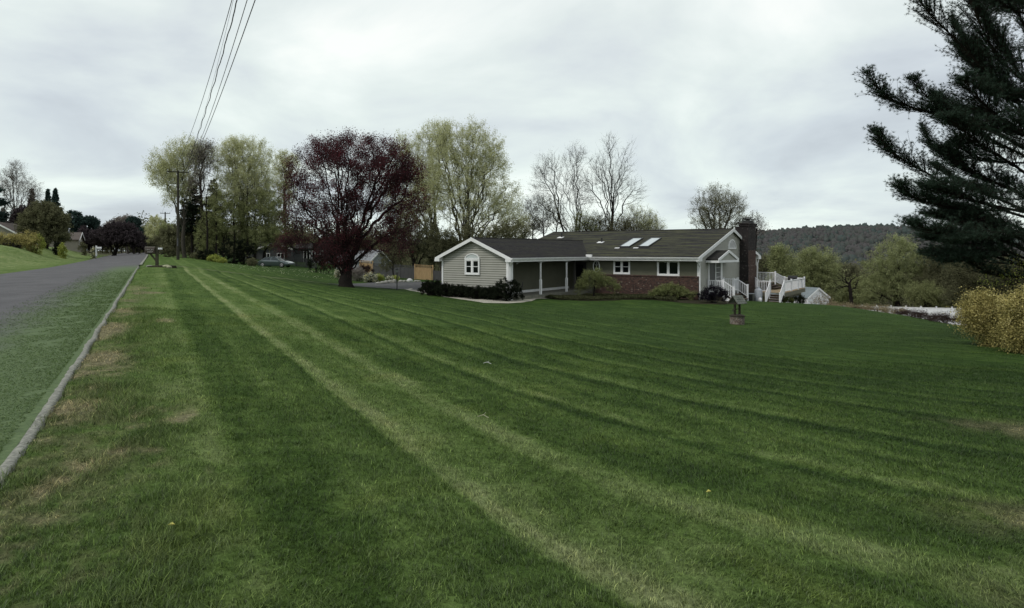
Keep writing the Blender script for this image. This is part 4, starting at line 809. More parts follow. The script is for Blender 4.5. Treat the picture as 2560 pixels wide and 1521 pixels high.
# deck
deck = thing('deck', 'raised wooden deck with white railings and brown stairs behind the house', 'deck', (H0[0], H0[1], 0), HRZ)
DZ = -1.75; UZ = -1.24
def boards(mb, u0, u1, v0, v1, z, along='u', w=.14):
    if along == 'u':
        v = v0
        while v < v1 - .01: mb.box(u0, u1, v, min(v + w - .006, v1), z - .03, z); v += w
    else:
        u = u0
        while u < u1 - .01: mb.box(u, min(u + w - .006, u1), v0, v1, z - .03, z); u += w
mb = MB(); boards(mb, 1.2, 3.5, 10.4, 18.8, DZ); mb.build('floor', M('tan_deck_boards', (.33, .25, .15), (.26, .20, .12), 4., .8, .15), deck)
mb = MB(); boards(mb, -3., 1.25, 15.6, 18.6, UZ); mb.build('floor', deckwood, deck)
mb = MB(); mb.box(3.47, 3.52, 10.4, 18.82, DZ - .34, DZ - .034); mb.box(1.2, 2.3, 10.38, 10.42, DZ - .34, DZ - .034); mb.box(1.2, 3.5, 18.8, 18.84, DZ - .34, DZ - .034); mb.build('fascia', deckbeam, deck)
mb = MB(); mb.box(3.10, 3.20, 10.6, 18.7, DZ - .62, DZ - .35); mb.build('beam', deckbeam, deck)
for v in (12.0, 15.0, 18.3):
    x_, y_ = hw(3.15, v); MB().box(3.06, 3.24, v - .09, v + .09, g1(x_, y_) - .3, DZ - .62).build('support_post', darkwood, deck)
for k in range(3): MB().box(.5, 1.27 + .33 * (k + 1), 14.7 - .30 * k, 18.55, UZ - .17 * (k + 1) - .05, UZ - .17 * (k + 1) + (-.004)).build('tread', deckwood, deck)
for k in range(6):
    z = DZ - .165 * (k + 1); v = 10.4 - .26 * (k + 1)
    MB().box(2.42, 3.44, v, v + .29, z - .035, z).build('tread', deckwood, deck); MB().box(2.42, 3.44, v + .24, v + .262, z - .165, z - .036).build('riser', deckwood, deck)
rail(deck, (3.45, 10.45, DZ), (3.45, 13.2, DZ), posts=(True, True)); rail(deck, (3.45, 13.2, DZ), (3.45, 16., DZ), posts=(False, True)); rail(deck, (3.45, 16., DZ), (3.45, 18.75, DZ), posts=(False, True))
rail(deck, (3.45, 10.45, DZ), (3.45, 9.05, DZ - .93), posts=(False, True)); rail(deck, (2.38, 10.45, DZ), (2.38, 9.05, DZ - .93), posts=(True, True))
rail(deck, (1.4, 10.45, DZ), (2.38, 10.45, DZ), posts=(True, False)); rail(deck, (.2, 13.6, DZ + .4), (1.4, 10.45, DZ), posts=(True, False))
rail(deck, (-2.9, 17.0, UZ), (1.3, 17.0, UZ), posts=(True, True)); rail(deck, (1.3, 17.0, UZ), (1.75, 18.7, DZ), posts=(False, True)); rail(deck, (1.75, 18.7, DZ), (3.45, 18.75, DZ), posts=(False, False))
# ------------------------------------------------------------ smaller things round the house
def on(px, Y): x = (px - CX) / F * Y; return (x, Y, g1(x, Y))
def onh(u, v): x, y = hw(u, v); return (x, y, g1(x, y))
# wishing well
x, y, z = hit(1843, 811.5); WELL = (x, y, z); k_ = y / F
well = thing('wishing_well', 'small stone wishing well with slate roof standing on the lawn', 'wishing well', WELL, R(32))
mb = MB(); r_ = 17.5 * k_; pr = [(r_, -.1), (r_, 20 * k_)]; mb.lathe(pr, 26)
ob = mb.build('base', brick_well, well); uv = ob.data.uv_layers[0]
for p in ob.data.polygons:
    for li in p.loop_indices: c = ob.data.vertices[ob.data.loops[li].vertex_index].co; a = math.atan2(c.y, c.x); a = a + 6.2832 if (a < -1.5 and p.center.x < 0 and p.center.y > -.001) else a; uv.data[li].uv = (a * r_, c.z)
mb = MB(); mb.lathe([(r_ + .03, 20 * k_), (r_ + .035, 22.5 * k_), (r_ - .03, 23 * k_), (r_ - .08, 25 * k_)], 12); mb.build('rim', darkwood, well)
for sx in (-1, 1): MB().box(sx * .17 - .035, sx * .17 + .035, -.04, .04, 22 * k_, 56 * k_).build('post', darkwood, well)
MB().tube([(-.36, 0, 37 * k_), (.2, 0, 38.5 * k_)], .018, 6).build('axle', darkwood, well); MB().tube([(-.34, 0, 37 * k_), (-.34, -.06, 34 * k_), (-.45, -.06, 34 * k_)], .012, 6).build('crank', metal_dark, well)
rf = MB(); he, hr, hwid = 51 * k_, 71.5 * k_, .27
for sg in (-1, 1):
    n_ = 4
    for i in range(n_):
        a0, a1 = i / n_, (i + 1) / n_
        for j in range(4):
            x0, x1 = -.35 + j * .175 + .006, -.35 + (j + 1) * .175 - .006
            y0, y1 = sg * hwid * (1 - a0) * 1.15, sg * hwid * (1 - a1) * 1.15 - sg * .0; z0, z1 = he + (hr - he) * a0 + .018, he + (hr - he) * a1
            P = [(x0, y0, z0), (x1, y0, z0), (x1, y1, z1), (x0, y1, z1)]; Q = [(a, b, c + .022) for a, b, c in P]; rf.hexa(P, Q) if sg < 0 else rf.hexa(P[::-1], Q[::-1])
rf.build('roof', slate, well)
mb = MB()
for x0 in (-.32, .29): mb.prism([(-.3, he), (.3, he), (.25, he + .06), (-.25, he + .06)], x0, x0 + .03, 'x'); mb.prism([(-.29, he + .06), (-.23, he + .06), (.0, hr - .06), (0, hr)], x0, x0 + .03, 'x'); mb.prism([(.23, he + .06), (.29, he + .06), (0, hr), (0, hr - .06)], x0, x0 + .03, 'x')
mb.build('gable_frame', darkwood, well)
# lamp post by the drive
lx, ly, lz = on(992.5, 50.4); lp = thing('lamp_post', 'black garden lamp post at the edge of the driveway', 'lamp post', (lx, ly, lz)); s = 50.4 / F
MB().lathe([(.09, 0), (.08, .05), (.045, .12), (.04, 1.3), (.06, 1.32), (.03, 1.36)], 10).build('post', M('lamp_green_black', (.014, .018, .014), (.02, .025, .02), 5., .5, .3), lp, smooth=True)
MB().lathe([(.075, 1.37), (.13, 1.56), (.125, 1.58)], 6).build('lantern', M('lamp_frosted_glass', (.25, .26, .24), (.2, .21, .2), 5., .3, .4), lp); MB().lathe([(.17, 1.58), (.12, 1.66), (.03, 1.72), (.015, 1.76)], 8).build('lamp_cap', metal_dark, lp)
# propane tank, utility box, grill, chair
px_, py_, pz_ = onh(1.62, 9.75); tk = thing('propane_tank', 'upright white propane tank beside the chimney and deck stairs', 'tank', (px_, py_, pz_)); MB().lathe([(.26, -.05), (.29, .0), (.31, .14), (.315, .9), (.27, 1.04), (.14, 1.12), (.05, 1.14)], 18).build('cylinder', metal_gal, tk, smooth=True)
MB().lathe([(.12, 1.1), (.13, 1.22), (.1, 1.24)], 12).build('valve_cover', metal_gal, tk, smooth=True); MB().lathe([(.29, -.12), (.29, .0)], 18).build('foot_ring', metal_dark, tk)
px_, py_, pz_ = onh(1.95, 9.0); t2 = thing('gas_bottle', 'small round white gas bottle in front of the propane tank', 'gas bottle', (px_, py_, pz_)); MB().lathe([(.1, 0), (.14, .06), (.15, .22), (.10, .31), (.05, .33)], 12).build('cylinder', white2, t2, smooth=True); MB().lathe([(.06, .33), (.07, .40), (.05, .4)], 8).build('collar', white2, t2)
px_, py_, pz_ = onh(1.15, 9.0); ub = thing('utility_box', 'squat grey air conditioner unit at the foot of the chimney', 'air conditioner', (px_, py_, pz_), HRZ); MB().box(-.3, .3, -.28, .28, -.1, .62).build('case', M('unit_grey', (.11, .11, .095), (.09, .09, .08), 3., .7, .2), ub, bevel=.02); MB().box(-.27, .27, -.295, -.285, .04, .55).build('grille', metal_dark, ub); MB().box(-.31, .31, -.29, .29, .625, .65).build('lid', metal_gal, ub)
gx, gy = hw(2.9, 17.2); gr = thing('barbecue_grill', 'covered black barbecue grill on the far end of the deck', 'grill', (gx, gy, DZ), HRZ + R(10)); mb = MB()
mb.prism([(-.35, .75), (.35, .75), (.36, 1.0), (.24, 1.16), (-.24, 1.17), (-.36, 1.0)], -.55, .25, 'x'); mb.build('hood', M('black_cover', (.012, .012, .014), (.02, .02, .022), 4., .6, .3), gr, bevel=.03)
MB().box(-.52, .22, -.3, .3, .12, .75).build('cabinet', metal_dark, gr); MB().box(.25, .6, -.28, .28, .84, .88).build('side_shelf', metal_dark, gr)
for a in (-.48, .18):
    for b in (-.26, .26): MB().box(a - .03, a + .03, b - .03, b + .03, 0, .12).build('leg', metal_dark, gr)
cx_, cy_ = hw(W1 + .05, WV + 1.1); chx = thing('garden_chair', 'dark wrought iron chair at the front end of the porch', 'chair', (cx_, cy_, -1.36), HRZ + R(-60)); 
MB().lathe([(.22, .43), (.23, .45), (.22, .46)], 14).build('seat', metal_dark, chx)
for a in (-.17, .17):
    for b in (-.17, .17): MB().tube([(a, b, .44), (a * 1.15, b * 1.15, .2), (a * 1.35, b * 1.35, 0)], .014, 6).build('leg', metal_dark, chx)
mb = MB(); mb.tube([(-.2, .19, .44), (-.22, .25, .8), (-.12, .27, .95), (0, .275, 1.0), (.12, .27, .95), (.22, .25, .8), (.2, .19, .44)], .014, 6)
for a in (-.1, 0, .1): mb.tube([(a, .2, .45), (a * 1.2, .265, .96)], .008, 5)
mb.build('backrest', metal_dark, chx); mb = MB(); mb.tube([(-.22, .23, .66), (-.27, 0, .68), (-.24, -.15, .6), (-.2, -.17, .44)], .012, 5); mb.tube([(.22, .23, .66), (.27, 0, .68), (.24, -.15, .6), (.2, -.17, .44)], .012, 5); mb.build('armrest', metal_dark, chx)
# ------------------------------------------------------------ double mailbox
mx_, my_, mz_ = on(392.5, 45.2); mb_t = thing('mailbox', 'brown mailbox with white script and a small white box on one post', 'mailbox', (mx_, my_, mz_), R(8)); s = 45.2 / F
mwood = M('mailbox_post_wood', (.045, .045, .03), (.065, .062, .04), 8., .85, .1); mbrown = M('mailbox_brown', (.035, .026, .018), (.05, .038, .028), 4., .5, .3)
top = EYE - (617 - HY) * s - mz_; bot = EYE - (633 - HY) * s - mz_
MB().box(-.085, .085, -.085, .085, -.3, top + .02).build('post', mwood, mb_t); MB().hexa([(-.08, -.04, .35), (-.08, .04, .35), (-.08, .04, .52), (-.08, -.04, .52)], [(-.50, -.04, bot - .06), (-.50, .04, bot - .06), (-.40, .04, bot), (-.40, -.04, bot)]).build('brace', mwood, mb_t)
MB().box(-.72, .32, -.10, .10, bot - .07, bot - .005).build('arm', mwood, mb_t)
mb = MB(); hh = top - bot; mb.prism([(-.17, bot), (.17, bot), (.17, top - .13), (.12, top - .04), (0, top), (-.12, top - .04), (-.17, top - .13)], -.76, -.10, 'x'); mbx = mb.build('box', mbrown, mb_t)
MB().box(-.755, -.105, -.09, .09, top - .012, top + .015).build('top_strip', M('pale_strip', (.25, .24, .2), (.2, .19, .16), 4., .6, .2), mbx)
lw_ = M('white_lettering', (.55, .52, .5), (.5, .48, .46), 4., .6, .2); mb = MB(); x0 = -.70; zz = bot + .21
for i, (dx_, hh_) in enumerate(((0, .05), (.075, .03), (.12, .06), (.17, .03), (.22, .035), (.27, .035), (.35, -.05), (.40, .065), (.45, .03), (.50, .03))):
    mb.tube([(x0 + dx_, -.176, zz), (x0 + dx_ + .018, -.176, zz + hh_), (x0 + dx_ + .038, -.176, zz + hh_ * .35), (x0 + dx_ + .055, -.176, zz + .006)], .008, 4)
mb.build('lettering', lw_, mbx); mb = MB(); zz = bot + .035
for i in range(5):
    xx = -.54 + i * .068; mb.tube([(xx, -.176, zz), (xx, -.176, zz + .085), (xx + .035, -.176, zz + .085), (xx + .035, -.176, zz + .04), (xx + .005, -.176, zz + .04)] if i % 2 == 0 else [(xx + .015, -.176, zz), (xx + .015, -.176, zz + .085)], .009, 4)
mb.build('number', lw_, mbx)
mb = MB(); mb.box(.10, .335, -.09, .09, top - .20, top - .075); wb = mb.build('small_box', white2, mb_t); MB().box(.205, .235, -.094, -.091, top - .18, top - .12).build('digit', greywood, wb)
mb = MB(); mb.box(.08, .36, -.12, .12, top - .33, top - .30); mb.tube([(.34, 0, top - .32), (.38, 0, top - .5), (.2, 0, top - .62)], .015, 5); mb.build('bracket', metal_dark, mb_t)
# mulch ring and stones at its foot
mr = MB(); mr.lathe([(.95, -.1), (.9, .05), (.5, .09), (.1, .1)], 20); o_ = mr.build('mulch_ring', mulch_m, None, smooth=True, off=(mx_ + .35, my_, mz_)); tag(o_, 'dark mulch mound round the mailbox post', 'mulch bed', kind='structure')
def rock(name, label, p, rx, ry, rz_, mat, seed, group=None):
    r = np.random.default_rng(seed); bm_v = []; n1_, n2_ = 10, 7; mb = MB()
    for i in range(n2_ + 1):
        th_ = math.pi * i / n2_
        for j in range(n1_):
            ph = 2 * math.pi * j / n1_; f = 1 + (r.random() - .5) * .35; mb.v.append((rx * math.sin(th_) * math.cos(ph) * f, ry * math.sin(th_) * math.sin(ph) * f, rz_ * math.cos(th_) * (1 + (r.random() - .5) * .15)))
    for i in range(n2_):
        for j in range(n1_): mb.f.append((i * n1_ + j, (i + 1) * n1_ + j, (i + 1) * n1_ + (j + 1) % n1_, i * n1_ + (j + 1) % n1_))
    ob = mb.build(name, mat, None, smooth=True); ob.location = p; return tag(ob, label, 'rock', group)
pyel = M('yellowish_stone', (.36, .36, .24), (.26, .26, .17), 4., .9, .1, .4)
x, y, z = on(416, 44.6); rock('rock', 'pale yellowish stone lying beside the mailbox mulch', (x, y, z + .06), .28, .2, .13, pyel, 1, 'stones by the mailbox'); x, y, z = on(423, 44.3); rock('rock', 'small buff stone at the outer end of the mailbox mulch', (x, y, z + .05), .17, .15, .12, pyel, 2, 'stones by the mailbox')
x, y, z = on(374, 45.6); rock('rock', 'low grey stone between mailbox post and kerb', (x, y, z + .03), .25, .15, .08, stone, 3, 'stones by the mailbox')
# white mailbox over the road
x, y, z = on(240.5, 103); z = EYE - (636.5 - HY) / F * 103; wm = thing('mailbox', 'white mailbox on a white post across the road', 'mailbox', (x, y, z), R(5)); MB().box(-.09, .09, -.09, .09, -.3, 1.42).build('post', white2, wm)
mb = MB(); mb.prism([(-.12, .92), (.12, .92), (.12, 1.12), (.07, 1.2), (-.07, 1.2), (-.12, 1.12)], .05, .78, 'x'); mb.build('box', white2, wm); MB().box(.05, .75, -.06, .06, .84, .915).build('arm', white2, wm)
# ------------------------------------------------------------ utility poles and wires
PX, PY = -39.1, 75.; PZ = g1(PX, PY)
def pole(px, Y, pytop, label, arm_py, arm_half, transformer=False):
    x = (px - CX) / F * Y; z = g1(x, Y); top = EYE - (pytop - HY) / F * Y - z; t_ = thing('utility_pole', label, 'utility pole', (x, Y, z), R(29)); rr = .17 if Y < 100 else .2
    MB().tube([(0, 0, -.4), (0, 0, 1.), (0, 0, top)], [rr, rr * .98, rr * .66], 12).build('pole', polewood, t_, smooth=True)
    az_ = EYE - (arm_py - HY) / F * Y - z; MB().box(-arm_half, arm_half, -rr - .1, -rr + .02, az_ - .06, az_ + .06).build('crossarm', polewood, t_)
    for q in (-.92, -.45, .45, .92):
        MB().lathe([(.02, az_ + .06), (.02, az_ + .14), (.05, az_ + .16), (.055, az_ + .22), (.03, az_ + .26)], 8, (q * arm_half, -rr - .04)).build('insulator', metal_gal, t_)
    if transformer: MB().lathe([(.26, az_ - 1.55), (.28, az_ - 1.5), (.28, az_ - .6), (.2, az_ - .5)], 12, (0, -.45)).build('transformer', metal_dark, t_, smooth=True)
    if Y < 100:
        MB().box(-.10, .0, -.19, -.155, 1.6, 2.5).build('pole_marker', M('pole_scrapes', (.16, .16, .19), (.06, .06, .06), 14., .7, .2), t_)
        mb = MB(); mb.tube([(-.06, -.17, .1), (-.05, -.165, 4.), (-.04, -.15, az_ - 1.4)], .009, 5); mb.build('ground_wire', metal_dark, t_)
    return t_, z, az_
pole(445, 75., 426.5, 'tall wooden utility pole nearest the mailbox, with a crossarm', 431, 1.15)
pole(413, 150., 530.5, 'more distant utility pole with bare crossarm, tallest behind the first', 534, 1.05)
pole(407.5, 185., 555.5, 'farthest utility pole, carrying a dark transformer', 557, 1.1, True)
def wire(name, label, P75, p344, p0, r0_, twist=False, Ym=45., Yn=21.):
    pts = [P75, pix(p344, 344, Ym), pix(p0, 0, Yn)]; ys_ = np.array([p[1] for p in pts]); cx2 = np.polyfit(ys_, [p[0] for p in pts], 2); cz2 = np.polyfit(ys_, [p[2] for p in pts], 2)
    Yl = np.linspace(P75[1], -8, 140 if twist else 60); P = [(np.polyval(cx2, y), y, np.polyval(cz2, y)) for y in Yl]
    if twist: P = [(a + .022 * math.sin(b * 1.7) + .008 * math.sin(b * 4.1), b, c + .018 * math.cos(b * 1.9)) for a, b, c in P]
    ob = MB().tube(P, r0_, 6).build(name, cable_m, None, smooth=True); return tag(ob, label, 'overhead cable', 'overhead cables running to the pole')
wire('power_cable', 'leftmost overhead wire, thin and straight', pix(427, 430, 75), 473, 580, .012)
wire('power_cable', 'thinnest overhead wire, between the leftmost wire and the twisted cable', pix(441, 462, 75), 491, 583.5, .005)
wire('power_cable', 'thick wavy twisted overhead cable in the middle', pix(444, 470, 75), 493, 594, .019, True)
wire('power_cable', 'second overhead wire from the right, straight', pix(458, 430, 75), 504, 618, .013)
wire('power_cable', 'rightmost overhead wire in the bundle', pix(466, 430, 75), 510, 638, .016)
for a_, b_, l_ in ((427, 404, 'thin wire on toward the distant pole from the left arm end'), (464, 423, 'thin wire on toward the distant pole from the right arm end')):
    A = np.array(pix(a_, 430, 75)); B = np.array(pix(b_, 533, 150)); P = [A + (B - A) * t_ - np.array([0, 0, 4 * .9 * t_ * (1 - t_)]) for t_ in np.linspace(0, 1, 20)]; tag(MB().tube(P, .012, 5).build('power_cable', cable_m), l_, 'overhead cable', 'overhead cables beyond the pole')
# ------------------------------------------------------------ parked sedan
x, y, z = on(690, 88.); car = thing('parked_car', 'grey green sedan parked on the grass by the grey house', 'car', (x, y, z), R(-10))
m, t, o = newmat('car_paint'); p = prin(t, o, .25, .6, .35); p.inputs['Base Color'].default_value = (.075, .10, .10, 1); p.inputs['Coat Weight'].default_value = .6; car_m = m
prof = [(-2.40, .42, .66, .74), (-2.36, .30, .70, .80), (-2.1, .24, .94, .86), (-1.6, .22, .98, .90), (-.9, .20, .96, .91), (0, .20, .95, .91), (.8, .20, .93, .91), (1.3, .21, .88, .90), (1.8, .24, .80, .87), (2.2, .28, .70, .80), (2.38, .36, .58, .68)]
mb = MB(); rings = []
for X_, zb_, zt, w_ in prof: rings.append([(X_, -w_ * .92, zb_), (X_, -w_, zb_ + .12), (X_, -w_, zt - .12), (X_, -w_ * .88, zt), (X_, w_ * .88, zt), (X_, w_, zt - .12), (X_, w_, zb_ + .12), (X_, w_ * .92, zb_)])
for rr_ in rings: mb.v += rr_
for i in range(len(rings) - 1):
    for k in range(8): mb.f.append((i * 8 + k, i * 8 + (k + 1) % 8, (i + 1) * 8 + (k + 1) % 8, (i + 1) * 8 + k))
mb.f += [tuple(range(8))[::-1], tuple(len(mb.v) - 8 + k for k in range(8))]; mb.build('body', car_m, car, smooth=True)
gh_ = [(-1.75, .95, .80), (-1.1, 1.36, .62), (-.5, 1.44, .60), (.2, 1.42, .60), (1.05, .92, .78)]
mb = MB(); rs_ = []
for X_, zt, w_ in gh_: mb.v += [(X_, -.82, .90), (X_, -w_, zt - .01), (X_, w_, zt - .01), (X_, .82, .90)]
for i in range(len(gh_) - 1):
    for k in range(3): mb.f.append((i * 4 + k, i * 4 + k + 1, (i + 1) * 4 + k + 1, (i + 1) * 4 + k))
mb.build('windows', glassmat('car_glass', (.02, .03, .03), .05, .6), car)
mb = MB(); mb.prism([(-1.16, 1.35), (-.5, 1.44), (.25, 1.42), (.40, 1.36), (.25, 1.46), (-.5, 1.49), (-1.2, 1.40)], -.60, .60, 'y')
for sg in (-1, 1):
    mb.hexa([(-1.85, sg * .80, .93), (-1.72, sg * .81, .93), (-1.08, sg * .63, 1.37), (-1.2, sg * .61, 1.37)], [(-1.85, sg * .83, .94), (-1.72, sg * .83, .94), (-1.08, sg * .655, 1.40), (-1.2, sg * .63, 1.40)])
    mb.hexa([(1.02, sg * .80, .92), (1.1, sg * .80, .92), (.34, sg * .61, 1.40), (.25, sg * .61, 1.40)], [(1.02, sg * .83, .93), (1.1, sg * .83, .93), (.34, sg * .64, 1.42), (.25, sg * .64, 1.42)])
    mb.hexa([(-.38, sg * .81, .93), (-.30, sg * .81, .93), (-.28, sg * .61, 1.42), (-.36, sg * .61, 1.42)], [(-.38, sg * .83, .93), (-.30, sg * .83, .93), (-.28, sg * .635, 1.43), (-.36, sg * .635, 1.43)])
mb.build('roof', car_m, car)
tyre_m = M('tyre', (.012, .012, .012), (.018, .018, .018), 8., .9, .1)
for X_ in (-1.48, 1.35):
    for sg in (-1, 1):
        wv_ = MB(); wv_.tube([(X_, sg * .70, .33), (X_, sg * .915, .33)], .335, 22); w_o = wv_.build('wheel', tyre_m, car, smooth=True)
        rm = MB(); rm.tube([(X_, sg * .905, .33), (X_, sg * .925, .33)], .075, 12)
        for k in range(5): a = 2 * math.pi * k / 5 + .3; rm.tube([(X_, sg * .92, .33), (X_ + .21 * math.cos(a), sg * .925, .33 + .21 * math.sin(a))], .032, 5)
        ring_ = [(X_ + .22 * math.cos(a), sg * .92, .33 + .22 * math.sin(a)) for a in np.linspace(0, 2 * math.pi, 19)]; rm.tube(ring_, .022, 5, False); rm.build('rim', M('alloy', (.5, .5, .5), (.4, .4, .4), 4., .35, .5, metal=.6) if 'alloy' not in MATS else MATS['alloy'], w_o)
for sg in (-1, 1):
    MB().box(-2.40, -2.28, sg * .72 - .12, sg * .72 + .12, .66, .78).build('tail_light', M('tail_red', (.25, .02, .02), (.2, .02, .02), 4., .3, .5) if sg < 0 else MATS['tail_red'], car)
    MB().box(2.2, 2.34, sg * .64 - .13, sg * .64 + .13, .56, .66).build('headlight', metal_gal, car); MB().box(.82, .98, sg * .88, sg * 1.02, .92, 1.04).build('mirror', car_m, car)
# ------------------------------------------------------------ fences
def picket(name, label, A, B, h, mat, board=.14, gap=.0, capm=None, post=2.4, lattice=0., group=None, cat='fence', bname='boards', posts=True, ph=.08):
    A, B = np.array(A[:2], float), np.array(B[:2], float); d = B - A; Ln = float(np.linalg.norm(d)); e = d / Ln; T = thing(name, label, cat, (A[0], A[1], g1(*A)), math.atan2(e[1], e[0]), group); z0 = g1(*A)
    mb = MB(); n = int(Ln / (board + gap)); r = np.random.default_rng(int(abs(A[0]) * 10))
    for i in range(n):
        x0 = i * (board + gap); p = A + e * x0; zz = g1(*p) - z0; mb.box(x0, x0 + board - .006, -.012 - .004 * r.random(), .012, zz + .04, zz + h - lattice - .0 + (r.random() - .5) * .012)
    mb.build(bname, mat, T)
    if lattice:
        l_ = MB(); k = int(Ln / .11)
        for i in range(k):
            for sg in (-1, 1):
                xa = i * .11; xb = xa + sg * lattice * .9
                if 0 <= xb <= Ln: zz = g1(*(A + e * xa)) - z0; l_.hexa([(xa - .014, -.01, zz + h - lattice), (xa + .014, -.01, zz + h - lattice), (xa + .014, .0, zz + h - lattice), (xa - .014, .0, zz + h - lattice)], [(xb - .014, -.01, zz + h), (xb + .014, -.01, zz + h), (xb + .014, .0, zz + h), (xb - .014, .0, zz + h)])
        za, zb_ = 0, g1(*B) - z0
        for hh in (h, h - lattice): l_.hexa([(0, -.025, za + hh - .03), (0, .025, za + hh - .03), (0, .025, za + hh + .02), (0, -.025, za + hh + .02)], [(Ln, -.025, zb_ + hh - .03), (Ln, .025, zb_ + hh - .03), (Ln, .025, zb_ + hh + .02), (Ln, -.025, zb_ + hh + .02)])
        l_.build('lattice', mat, T)
    if posts:
        k = max(1, round(Ln / post))
        for i in range(k + 1): x0 = Ln * i / k; zz = g1(*(A + e * x0)) - z0; MB().box(x0 - .055, x0 + .055, -.055, .055, zz - .2, zz + h + ph).build('post', capm or mat, T)
    return T
def P2(px, Y): return ((px - CX) / F * Y, Y)
picket('lattice_fence', 'fresh yellow pine lattice-top fence panel between hedge and garage', P2(1037, 74), P2(1082, 74), 1.72, newwood, .15, lattice=.32, group='new pine fence panels')
picket('lattice_fence', 'fresh yellow pine lattice-top fence panel just right of the red tree trunk', P2(900, 80), P2(932, 80), 1.80, newwood, .15, lattice=.34, group='new pine fence panels')
picket('fence', 'long weathered grey board fence between the two new panels', P2(934, 79), P2(1036, 75), 1.55, greywood, .14, lattice=.28)
picket('fence', 'low weathered grey fence section between new panel and garage', P2(1084, 73), P2(1112, 72), 1.15, greywood, .14)
picket('picket_fence', 'grey picket fence beside the parked car', P2(718, 97), P2(790, 94), 1.35, greywood, .07, .06)
# white vinyl fence beyond the hedge
A, B = np.array(P2(2086, 88)), np.array(P2(2420, 81)); d = B - A; Ln = float(np.linalg.norm(d)); e = d / Ln; T = thing('vinyl_fence', 'long white vinyl fence beyond the brambles on the right', 'fence', (A[0], A[1], 0), math.atan2(e[1], e[0])); k = 9
za, zb_ = EYE - (764 - HY) / F * 88, EYE - (771.5 - HY) / F * 81; mb = MB()
mb.hexa([(0, -.02, za - 2.1), (0, .02, za - 2.1), (0, .02, za - .1), (0, -.02, za - .1)], [(Ln, -.02, zb_ - 2.1), (Ln, .02, zb_ - 2.1), (Ln, .02, zb_ - .1), (Ln, -.02, zb_ - .1)]); mb.build('panel', white2, T)
mb = MB()
for dz_ in (.0, -.62): mb.hexa([(0, -.045, za - .12 + dz_), (0, .045, za - .12 + dz_), (0, .045, za + .0 + dz_), (0, -.045, za + .0 + dz_)], [(Ln, -.045, zb_ - .12 + dz_), (Ln, .045, zb_ - .12 + dz_), (Ln, .045, zb_ + .0 + dz_), (Ln, -.045, zb_ + .0 + dz_)])
mb.build('rail', white, T)
for i in range(k + 1): q = i / k; zz = za + (zb_ - za) * q; mb = MB(); mb.box(Ln * q - .065, Ln * q + .065, -.065, .065, zz - 2.3, zz + .1); mb.box(Ln * q - .09, Ln * q + .09, -.09, .09, zz + .1, zz + .16); mb.build('post', white2, T)
# ------------------------------------------------------------ other buildings
def gable_house(name, label, loc, rz, w, d, ze, zr_, zg, wallm, roofm, oh=.3, trim=white, cat='house'):
    """local: gable end at y=0 facing -y, width w centred, ridge runs +y for d"""
    T = thing(name, label, cat, (loc[0], loc[1], 0), rz); h = w / 2; MB().prism([(-h, zg), (h, zg), (h, ze), (0, zr_ - .05), (-h, ze)], 0, d, 'y').build('wall', wallm, T)
    mb = MB(); sl = (zr_ - ze) / h
    for sg in (-1, 1): E_ = sg * (h + oh); P = [(E_, ze - sl * oh), (0, zr_), (0, zr_ + .12), (E_, ze - sl * oh + .12)]; mb.prism(P if sg < 0 else P[::-1], -oh, d + oh, 'y')
    mb.build('roof', roofm, T, swap=True); mb = MB()
    for sg in (-1, 1): E_ = sg * (h + oh + .02); P = [(E_, ze - sl * oh - .14), (0, zr_ - .12), (0, zr_ + .13), (E_, ze - sl * oh + .11)]; mb.prism(P if sg < 0 else P[::-1], -oh - .04, -oh - .003, 'y')
    mb.build('rake_board', trim, T); return T
def win(T, x0, x1, z0, z1, y=-.0, name='window', side=None):
    mb = MB(); t_ = .08
    bx = (lambda a, b, c_, d_, e_, f_, q: q.box(a, b, y - f_, y - e_, c_, d_)) if side is None else (lambda a, b, c_, d_, e_, f_, q: q.box(side + e_, side + f_, a, b, c_, d_))
    for (a, b, c_, d_) in ((x0, x1, z0, z0 + t_), (x0, x1, z1 - t_, z1), (x0, x0 + t_, z0 + t_, z1 - t_), (x1 - t_, x1, z0 + t_, z1 - t_), ((x0 + x1) / 2 - .04, (x0 + x1) / 2 + .04, z0 + t_, z1 - t_)): bx(a, b, c_, d_, .005, .06, mb)
    f = mb.build(name, white, T); g_ = MB(); bx(x0 + t_ * .5, x1 - t_ * .5, z0 + t_ * .5, z1 - t_ * .5, .008, .03, g_); g_.build('pane', glass, f); return f
cream = M('cream_wall', (.30, .28, .22), (.25, .235, .19), 2., .8, .15); greywall = M('grey_siding_wall', (.085, .09, .09), (.07, .074, .075), 2., .8, .15); tanwall = M('tan_wall', (.26, .245, .2), (.2, .19, .16), 2., .8, .15)
# tan-roofed house, far left
x, y, _ = pix(-14, 590, 96); T = gable_house('house', 'tan-roofed cream house cut off by the left edge, behind yellow bushes', (x, y), R(23), 7.4, 9.5, 3.75, 6.0, 1.5, tanwall, shingle_tan); win(T, -1., .6, 3.0, 4.4)
x, y, _ = pix(60, 590, 104); T = gable_house('house', 'low brown-roofed house between yellow bushes and dark tree', (x, y), R(75), 6., 9., 3.5, 5.0, 1.5, tanwall, shingle_tan)
